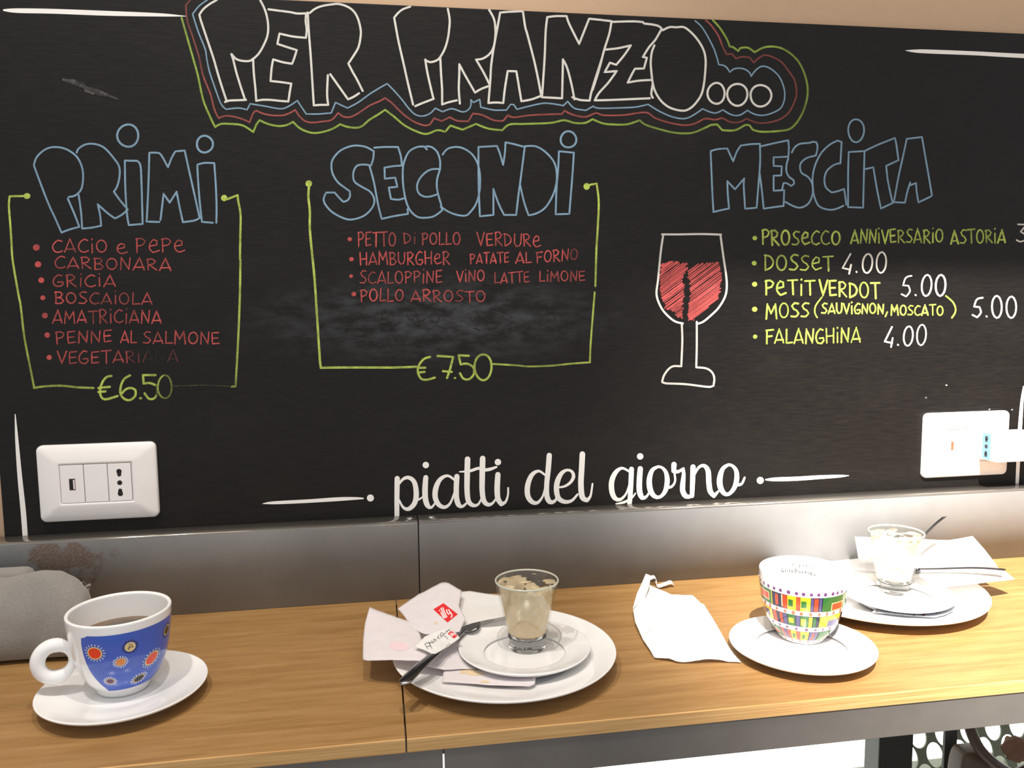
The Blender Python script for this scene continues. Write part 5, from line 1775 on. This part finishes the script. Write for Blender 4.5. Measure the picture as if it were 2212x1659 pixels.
# upper packet with big red mark
o, on = sheet('sugar_packet', 'sugar packet with large red square mark, propped up at back of middle plate', 'sugar packet',
              (pz(c2, [(340, 438, 0.033), (520, 312, 0.040), (545, 305, 0.041), (700, 222, 0.046), (750, 220, 0.046), (868, 292, 0.0415)]), pz(c2, [(868, 292, 0.0415), (845, 420, 0.037), (900, 520, 0.033), (850, 630, 0.029)]),
               pz(c2, [(450, 600, 0.0295), (560, 650, 0.0285), (700, 650, 0.0285), (850, 630, 0.029)]), pz(c2, [(340, 438, 0.033), (400, 510, 0.0315), (450, 600, 0.0295)])),
              M['paper'], wr=0.0012, seed=8)
cI = crop(860, 1240, 8.295)
def logo(on, owner, corners, strokes, lw):
    r = Ribbon(on, 5e-6)
    # filled square as a small grid so that it follows the paper
    a, b, c, d = cI(corners)
    n = 8
    base = len(r.V)
    for j in range(n + 1):
        for i in range(n + 1):
            u, v = i / n, j / n
            x = (a[0] * (1 - u) + b[0] * u) * (1 - v) + (d[0] * (1 - u) + c[0] * u) * v
            y = (a[1] * (1 - u) + b[1] * u) * (1 - v) + (d[1] * (1 - u) + c[1] * u) * v
            r.V.append(on(x, y, 0)); r.O.append(1.0)
    for j in range(n):
        for i in range(n):
            q = base + j * (n + 1) + i
            r.F.append([q, q + 1, q + n + 2, q + n + 1]); r.M.append(0)
    r.base = 0.0004
    for s in strokes:
        r.add(cI(s), lw, mi=1, sub=4)
    r.build('printed_mark', [M['logo'], M['white_pr']], owner, 'red square mark with white lowercase letters')
logo(on, o, [(630, 632), (812, 520), (1070, 720), (885, 868)],
     [[(742, 652), (748, 658)], [(768, 692), (782, 722), (818, 785)], [(768, 612), (800, 690), (845, 785)], [(802, 605), (830, 680), (872, 770)],
      [(868, 640), (880, 690), (905, 722), (925, 700)], [(905, 640), (930, 680), (960, 720), (965, 750), (950, 778)]], 2.5)
r = Ribbon(on, 5e-6)
r.fine = True
r.base = 0.0001
q = cI([(672, 880)])[0]
r.disc(q[0], q[1], 3, 3.4, seg=12)
r.build('stain', M['stain'], o)
# lower printed packet
o, on = sheet('sugar_packet', 'crumpled sugar packet with black script and small red mark beside the spoon', 'sugar packet',
              (pz(cI, [(296, 1302, 0.0315), (470, 1130, 0.0335), (700, 1020, 0.0345), (930, 955, 0.0345)]), pz(cI, [(930, 955, 0.0345), (1060, 1085, 0.0305), (1108, 1150, 0.0285)]),
               pz(cI, [(640, 1448, 0.0290), (740, 1395, 0.0290), (900, 1290, 0.0285), (1108, 1150, 0.0285)]), pz(cI, [(296, 1302, 0.0315), (450, 1360, 0.0300), (640, 1448, 0.0290)])),
              M['napkin'], wr=0.0014, seed=13)
logo(on, o, [(888, 1070), (950, 1018), (1065, 1098), (1005, 1156)],
     [[(925, 1070), (928, 1073)], [(935, 1085), (962, 1115)], [(940, 1062), (978, 1110)], [(958, 1055), (992, 1100)], [(978, 1062), (998, 1088), (1010, 1070)], [(1000, 1062), (1028, 1078), (1022, 1100)]], 1.3)
r = Ribbon(on, 5e-6)
r.base = 0.0003
for s in ([(480, 1245), (500, 1290), (535, 1342)], [(478, 1258), (515, 1232), (548, 1228), (585, 1300), (612, 1332)], [(505, 1300), (545, 1290), (590, 1285)],
          [(548, 1212), (580, 1262)], [(570, 1240), (590, 1220), (605, 1225)], [(605, 1205), (620, 1240)], [(590, 1190), (600, 1195)], [(630, 1200), (618, 1215), (640, 1225), (655, 1210)],
          [(640, 1160), (665, 1200), (680, 1195)], [(630, 1180), (665, 1165)], [(685, 1165), (695, 1188)], [(730, 1090), (715, 1130), (735, 1160), (750, 1145)], [(700, 1150), (722, 1120)],
          [(755, 1080), (775, 1140)], [(790, 1045), (760, 1060), (760, 1095), (785, 1115), (805, 1100), (795, 1080)], [(800, 1060), (830, 1110), (860, 1120), (890, 1160)],
          [(815, 1055), (825, 1075), (845, 1060)], [(850, 1035), (855, 1060)], [(870, 1000), (885, 1045)], [(860, 1030), (890, 1010)], [(900, 1000), (915, 1020), (930, 1000), (915, 985), (900, 1000)],
          [(860, 1290), (885, 1275)], [(900, 1262), (930, 1245)]):
    r.add(cI(s), 0.75, sub=4)
r.build('script_lettering', M['ink'], o, 'black handwritten-style print')

# crumpled napkin in the middle right
c3 = crop(1350, 1180, 3.8807)
o, on = sheet('crumpled_napkin', 'large crumpled white napkin lying between middle plate and patterned cup', 'napkin',
      (pz(c3, [(178, 240, 0.016), (205, 325, 0.010), (400, 408, 0.008), (565, 410, 0.006), (640, 482, 0.005), (660, 486, 0.005)]),
       pz(c3, [(660, 486, 0.005), (780, 680, 0.004), (880, 860, 0.003), (975, 974, 0.0015)]),
       pz(c3, [(245, 935, 0.002), (360, 940, 0.0035), (430, 965, 0.0025), (500, 972, 0.002), (600, 960, 0.0035), (740, 950, 0.004), (860, 965, 0.002), (975, 974, 0.0015)]),
       pz(c3, [(178, 240, 0.016), (100, 400, 0.012), (66, 520, 0.008), (85, 640, 0.006), (150, 780, 0.004), (245, 935, 0.002)])),
      M['napkin'], wr=0.0028, seed=21, nu=44, nv=34, bulge=0.001, ridge=(0.74, 0.006))
r = Ribbon(on, 5e-6)
r.fine = True
r.base = 0.0001
for (x, y, a, b, ro) in ((540, 805, 60, 14, -0.1), (560, 860, 60, 8, 0.7), (200, 715, 30, 8, -0.2)):
    q = c3([(x, y)])[0]
    r.disc(q[0], q[1], a / 3.88, b / 3.88, seg=16, rot=ro)
r.build('pink_mark', M['pink'], o)['kind'] = 'stuff'
sheet('napkin_fold', 'narrow upright fold of white paper at top left of the crumpled napkin', 'napkin',
      (pz(c3, [(175, 229, 0.026), (216, 246, 0.025)]), pz(c3, [(216, 246, 0.025), (205, 330, 0.018), (175, 420, 0.0115)]),
       pz(c3, [(66, 525, 0.0095), (140, 480, 0.0105)]), pz(c3, [(175, 229, 0.026), (115, 370, 0.017), (66, 525, 0.0095)])), M['napkin'], wr=0.0004, seed=2, nu=8, nv=20)
# torn strip curling behind it
pts = pz(c3, [(212, 282, 0.008), (240, 268, 0.010), (262, 285, 0.007), (262, 325, 0.0035), (280, 345, 0.002), (330, 330, 0.004), (385, 312, 0.005), (408, 330, 0.002)])
P3 = spline([tuple(p) for p in pts], 5)
V, Fc = [], []
for i, p in enumerate(P3):
    w = 0.0042
    V += [(p[0], p[1] - w * 0.3, p[2] + 0.0), (p[0] + 0.0006, p[1] + w, p[2] + 0.0022)]
    if i:
        Fc.append([2 * i - 2, 2 * i - 1, 2 * i + 1, 2 * i])
o = mesh_obj('torn_strip', V, Fc, M['paper'], None, smooth=True, origin=tuple(pts[4]), label='thin curled strip of torn paper behind the crumpled napkin')
o['category'] = 'paper'
o.modifiers.new('thick', 'SOLIDIFY').thickness = 0.0002

# right-hand plate: napkin and printed slip
c4 = crop(1750, 1090, 4.788)
nap = empty('folded_napkin', 'big folded white napkin glowing in sun beyond the right-hand plate', 'napkin', T(2060, 1225, 0.02))
for (nm, e, sd, z) in (('back_fold', (pz(c4, [(462, 332, 0.048), (900, 345, 0.047), (1300, 365, 0.047), (1450, 368, 0.048), (1560, 350, 0.050), (1680, 325, 0.051)]), pz(c4, [(1680, 325, 0.051), (1790, 450, 0.042), (1940, 640, 0.030)]),
                                       pz(c4, [(500, 560, 0.0310), (900, 640, 0.0290), (1400, 680, 0.0290), (1940, 640, 0.030)]), pz(c4, [(462, 332, 0.048), (480, 430, 0.040), (500, 560, 0.0310)])), 31, 0),
                       ('front_fold', (pz(c4, [(1000, 640, 0.0300), (1400, 650, 0.0305), (1940, 650, 0.0300)]), pz(c4, [(1940, 650, 0.0300), (2030, 700, 0.027), (2118, 775, 0.022)]),
                                       pz(c4, [(1350, 860, 0.0250), (1600, 830, 0.0260), (1880, 800, 0.024), (2118, 775, 0.022)]), pz(c4, [(1000, 640, 0.0300), (1150, 760, 0.0285), (1350, 860, 0.0250)])), 33, 0)):
    sheet(nm, None, None, e, M['napkin'], wr=0.0008, seed=sd, parent=nap, nu=34)
o, on = sheet('paper_slip', 'grey-printed paper slip with brown specks peeking out from under the right-hand saucer', 'paper',
              (pz(c4, [(700, 1040, 0.0128), (1000, 1060, 0.0122), (1300, 1060, 0.0125), (1497, 1030, 0.0140)]), pz(c4, [(1497, 1030, 0.0140), (1490, 1090, 0.0136), (1400, 1140, 0.0136), (1290, 1168, 0.0134)]),
               pz(c4, [(640, 1112, 0.0128), (850, 1135, 0.0130), (1050, 1155, 0.0132), (1290, 1168, 0.0134)]), pz(c4, [(700, 1040, 0.0128), (670, 1080, 0.0128), (640, 1112, 0.0128)])),
              m_paper('grey_printed_paper', srgb(176, 182, 190)), wr=0.0004, seed=17)
r = Ribbon(on, 5e-6)
r.fine = True
r.base = 0.0001
for (x, y, a) in ((690, 1107, 11), (1072, 1145, 10), (1175, 1140, 15), (1310, 1118, 13), (1340, 1115, 9), (960, 1150, 6)):
    q = c4([(x, y)])[0]
    r.disc(q[0], q[1], a / 4.8, a / 6.5, seg=10)
r.build('brown_specks', plain('cocoa_specks', srgb(110, 70, 44), 0.8), o)['kind'] = 'stuff'

# ------------------------------------------------------------------ grey pouch
pouch = empty('fabric_pouch', 'grey felt zip pouch leaning against backsplash behind the blue cup', 'pouch', (-0.37, -0.098, 0.0))
def outline_top(x):
    k = [(-0.56, 0.064), (-0.46, 0.076), (-0.405, 0.080), (-0.372, 0.0785), (-0.352, 0.0765), (-0.340, 0.0790), (-0.322, 0.0815), (-0.306, 0.0800), (-0.293, 0.0735), (-0.283, 0.062), (-0.278, 0.048), (-0.2765, 0.032), (-0.278, 0.018)]
    if x <= k[0][0]:
        return k[0][1]
    for (a, za), (b, zb) in zip(k, k[1:]):
        if x <= b:
            t = (x - a) / (b - a)
            t = t * t * (3 - 2 * t) * 0.4 + t * 0.6
            return za + (zb - za) * t
    return 0.016
def pouch_body(yc, thk, dz, x0, x1, name):
    V, Fc = [], []
    nx, nz_ = 60, 26
    for side in (1, -1):
        for i in range(nx + 1):
            f = i / nx
            x = x0 + (x1 - x0) * (1 - (1 - f) ** 1.5)
            zt = outline_top(x) + dz
            zb = 0.0012 + 0.010 * max(0, (f - 0.88) / 0.12) ** 2
            if zt < zb + 0.002:
                zt = zb + 0.002
            for j in range(nz_ + 1):
                v = j / nz_
                ex = min(1, (1 - f) / 0.10, f / 0.04 + 0.2)
                prof = (max(0.0, 4 * v * (1 - v))) ** 0.45 * (0.75 + 0.25 * (1 - v)) if 0 < v < 1 else 0
                th = thk * prof * math.sqrt(max(0.0, 1 - (1 - ex) ** 2))
                z = zb + (zt - zb) * v
                nz1 = noise.noise(Vector((x * 30, z * 34, side * 2.0 + dz * 90))) * 0.0036 * prof
                lean = 0.22 * z
                V.append((x, yc - side * (th + nz1) * (1 if side == 1 else 0.8) + lean, z))
    m = nz_ + 1
    half = (nx + 1) * m
    for s in (0, 1):
        for i in range(nx):
            for j in range(nz_):
                a = s * half + i * m + j
                q = [a, a + m, a + m + 1, a + 1]
                Fc.append(q if s == 0 else q[::-1])
    o = mesh_obj(name, V, Fc, M['fabric'], pouch, smooth=True)
    return o
pouch_body(-0.118, 0.021, 0.0, -0.56, -0.2775, 'pouch_body')
# rear half seen behind the front lobe
V, Fc = box_vf(-0.56, -0.345, -0.078, -0.052, 0.001, 0.074, 0.011, 4)
mesh_obj('rear_panel', V, Fc, M['fabric'], pouch, smooth=True)
def pch(x, y, Y):
    q = c1c([(x, y)])[0]
    return W(q[0], q[1], Y)
tube('zip_edge', spline([tuple(pch(x, y, -0.088)) for x, y in ((790, 270), (765, 300), (745, 340), (722, 385), (690, 430), (660, 500))], 5), 0.0030, M['zip'], pouch, 10)
tube('ring', [tuple(pch(775 + 22 * math.cos(a) + 10, 205 + 42 * math.sin(a), -0.098 + 0.004 * math.cos(a))) for a in [2 * PI * k / 20 for k in range(20)]], 0.0008, M['screw'], pouch, 8, closed=True)
tube('zip_puller', spline([tuple(pch(x, y, -0.095)) for x, y in ((852, 190), (825, 205), (800, 228), (808, 250), (830, 238), (828, 222))], 5), 0.0017, M['fabric'], pouch, 8)

# ------------------------------------------------------------------ under the counter, right: perforated chair and its neighbours
cU = crop(1700, 1430, 4.32)
def U(x, y, Y):
    q = cU([(x, y)])[0]
    return W(q[0], q[1], Y)
post = box('trim_1', W(1899, 1630, 0.20).x, W(1972, 1630, 0.20).x, 0.20, 0.24, -1.05, -0.10, plain('black_post_paint', srgb(24, 26, 22), 0.4), None, 0.002)
struct(post)
chair = empty('perforated_chair', 'grey-green metal chair shell with big oval holes, below counter at right', 'chair', (0.95, 0.24, -1.05))
cp = plain('grey_green_metal_paint', srgb(118, 126, 108), 0.45)
Yc = 0.30
zt_, zb_ = -0.27, -0.62
# shell made of cells, each cell a hexagon of metal around an oval hole
cw_, ch_, hx_, hz_ = 0.049, 0.037, 0.0158, 0.0232
sq_ = hx_ / hz_
nb_ = [(cw_, 0), (-cw_, 0), (cw_ / 2, ch_ * sq_), (-cw_ / 2, ch_ * sq_), (cw_ / 2, -ch_ * sq_), (-cw_ / 2, -ch_ * sq_)]
V, Fc = [], []
def bend(x, z):
    return (x, Yc + 0.03 * ((z - zb_) / (zt_ - zb_)) ** 2 + 0.10 * (x - 1.02) ** 2, z)
hp_ = U(1300, 800, Yc + 0.03)
H0 = (hp_.x, hp_.z)       # centre of one hole
for j in range(-4, 8):
    for i in range(-4, 11):
        cx_, cz_ = H0[0] + i * cw_ + (j % 2) * cw_ / 2, H0[1] - j * ch_
        if not (0.835 < cx_ < 1.32 and zb_ < cz_ < -0.16):
            continue
        n = 72
        b = len(V)
        for k in range(n):
            a = 2 * PI * k / n
            c_, s_ = math.cos(a), math.sin(a)
            rho = min((q[0] ** 2 + q[1] ** 2) / 2 / (q[0] * c_ + q[1] * s_) for q in nb_ if q[0] * c_ + q[1] * s_ > 1e-6)
            for rad_ in (hx_, rho):
                ex, ez = rad_ * c_, rad_ * s_ / sq_
                V.append(bend(cx_ + ex - (cz_ - H0[1] + ez) * 0.22, cz_ + ez))
        for k in range(n):
            k2 = (k + 1) % n
            Fc.append([b + 2 * k, b + 2 * k + 1, b + 2 * k2 + 1, b + 2 * k2])
o = mesh_obj('seat_shell', V, Fc, cp, chair)
sm = o.modifiers.new('thick', 'SOLIDIFY')
sm.thickness = 0.003
for lx in (0.86, 1.24):
    for ly in (0.30, 0.46):
        tube('leg', [(lx, ly, -0.60), (lx + (lx - 1.0) * 0.2, ly, -1.049)], 0.011, cp, chair, 12)
box('seat_pan', 0.80, 1.30, 0.27, 0.50, -0.625, -0.605, cp, chair, 0.006)
strap = spline([tuple(U(x, y, 0.16)) for x, y in ((1690, 560), (1730, 680), (1790, 800), (1880, 900), (1990, 985), (2120, 1060))], 6)
bag = empty('bentwood_hoop', 'dark brown curved wooden hoop in front of the perforated chair', 'hoop', tuple(strap[-1]))
tube('hoop', strap + [tuple(Vector(strap[-1]) + Vector((0.08, 0.0, 0.03 - 0.05 * 0))), tuple(Vector(strap[-1]) + Vector((0.16, 0, 0.12)))], 0.0085, plain('dark_bentwood', srgb(70, 52, 44), 0.35), bag, 12)
kn = U(2135, 812, 0.15)
V, Fc = [], []
for i in range(13):
    for k in range(20):
        ph, th = PI * i / 12, 2 * PI * k / 20
        rr_ = 0.019 * (1 + 0.12 * math.sin(6 * th + 3 * ph) * math.sin(ph) + 0.06 * math.sin(9 * ph))
        V.append((kn.x + rr_ * math.sin(ph) * math.cos(th), kn.y + rr_ * math.sin(ph) * math.sin(th), kn.z + rr_ * math.cos(ph)))
for i in range(12):
    for k in range(20):
        k2 = (k + 1) % 20
        Fc.append([i * 20 + k, i * 20 + k2, (i + 1) * 20 + k2, (i + 1) * 20 + k])
bn = plain('brown_knotted_cord', srgb(116, 84, 66), 0.8)
o = mesh_obj('knotted_ball', V, Fc, bn, bag, smooth=True, label='brown knotted ball on the hoop')
hr = empty('leather_bag', 'brown leather bag with dark strap hanging below counter, left of the hoop', 'bag', tuple(U(1700, 1010, 0.18)))
V, Fc = box_vf(-0.5, 0.5, -0.5, 0.5, -0.5, 0.5, 0.22, 5)
b0 = U(1700, 1040, 0.195)
mesh_obj('bag_body', [(b0.x + v.x * 0.060 * (1 - 0.2 * v.z), b0.y + v.y * 0.04, b0.z - 0.075 + v.z * 0.24) for v in V], Fc, plain('brown_leather', srgb(84, 70, 56), 0.45), hr, smooth=True)
box('strap', U(1585, 650, 0.20).x, U(1700, 650, 0.20).x, 0.226, 0.232, b0.z - 0.1, -0.13, plain('dark_strap', srgb(60, 60, 60), 0.5), hr, 0.001)
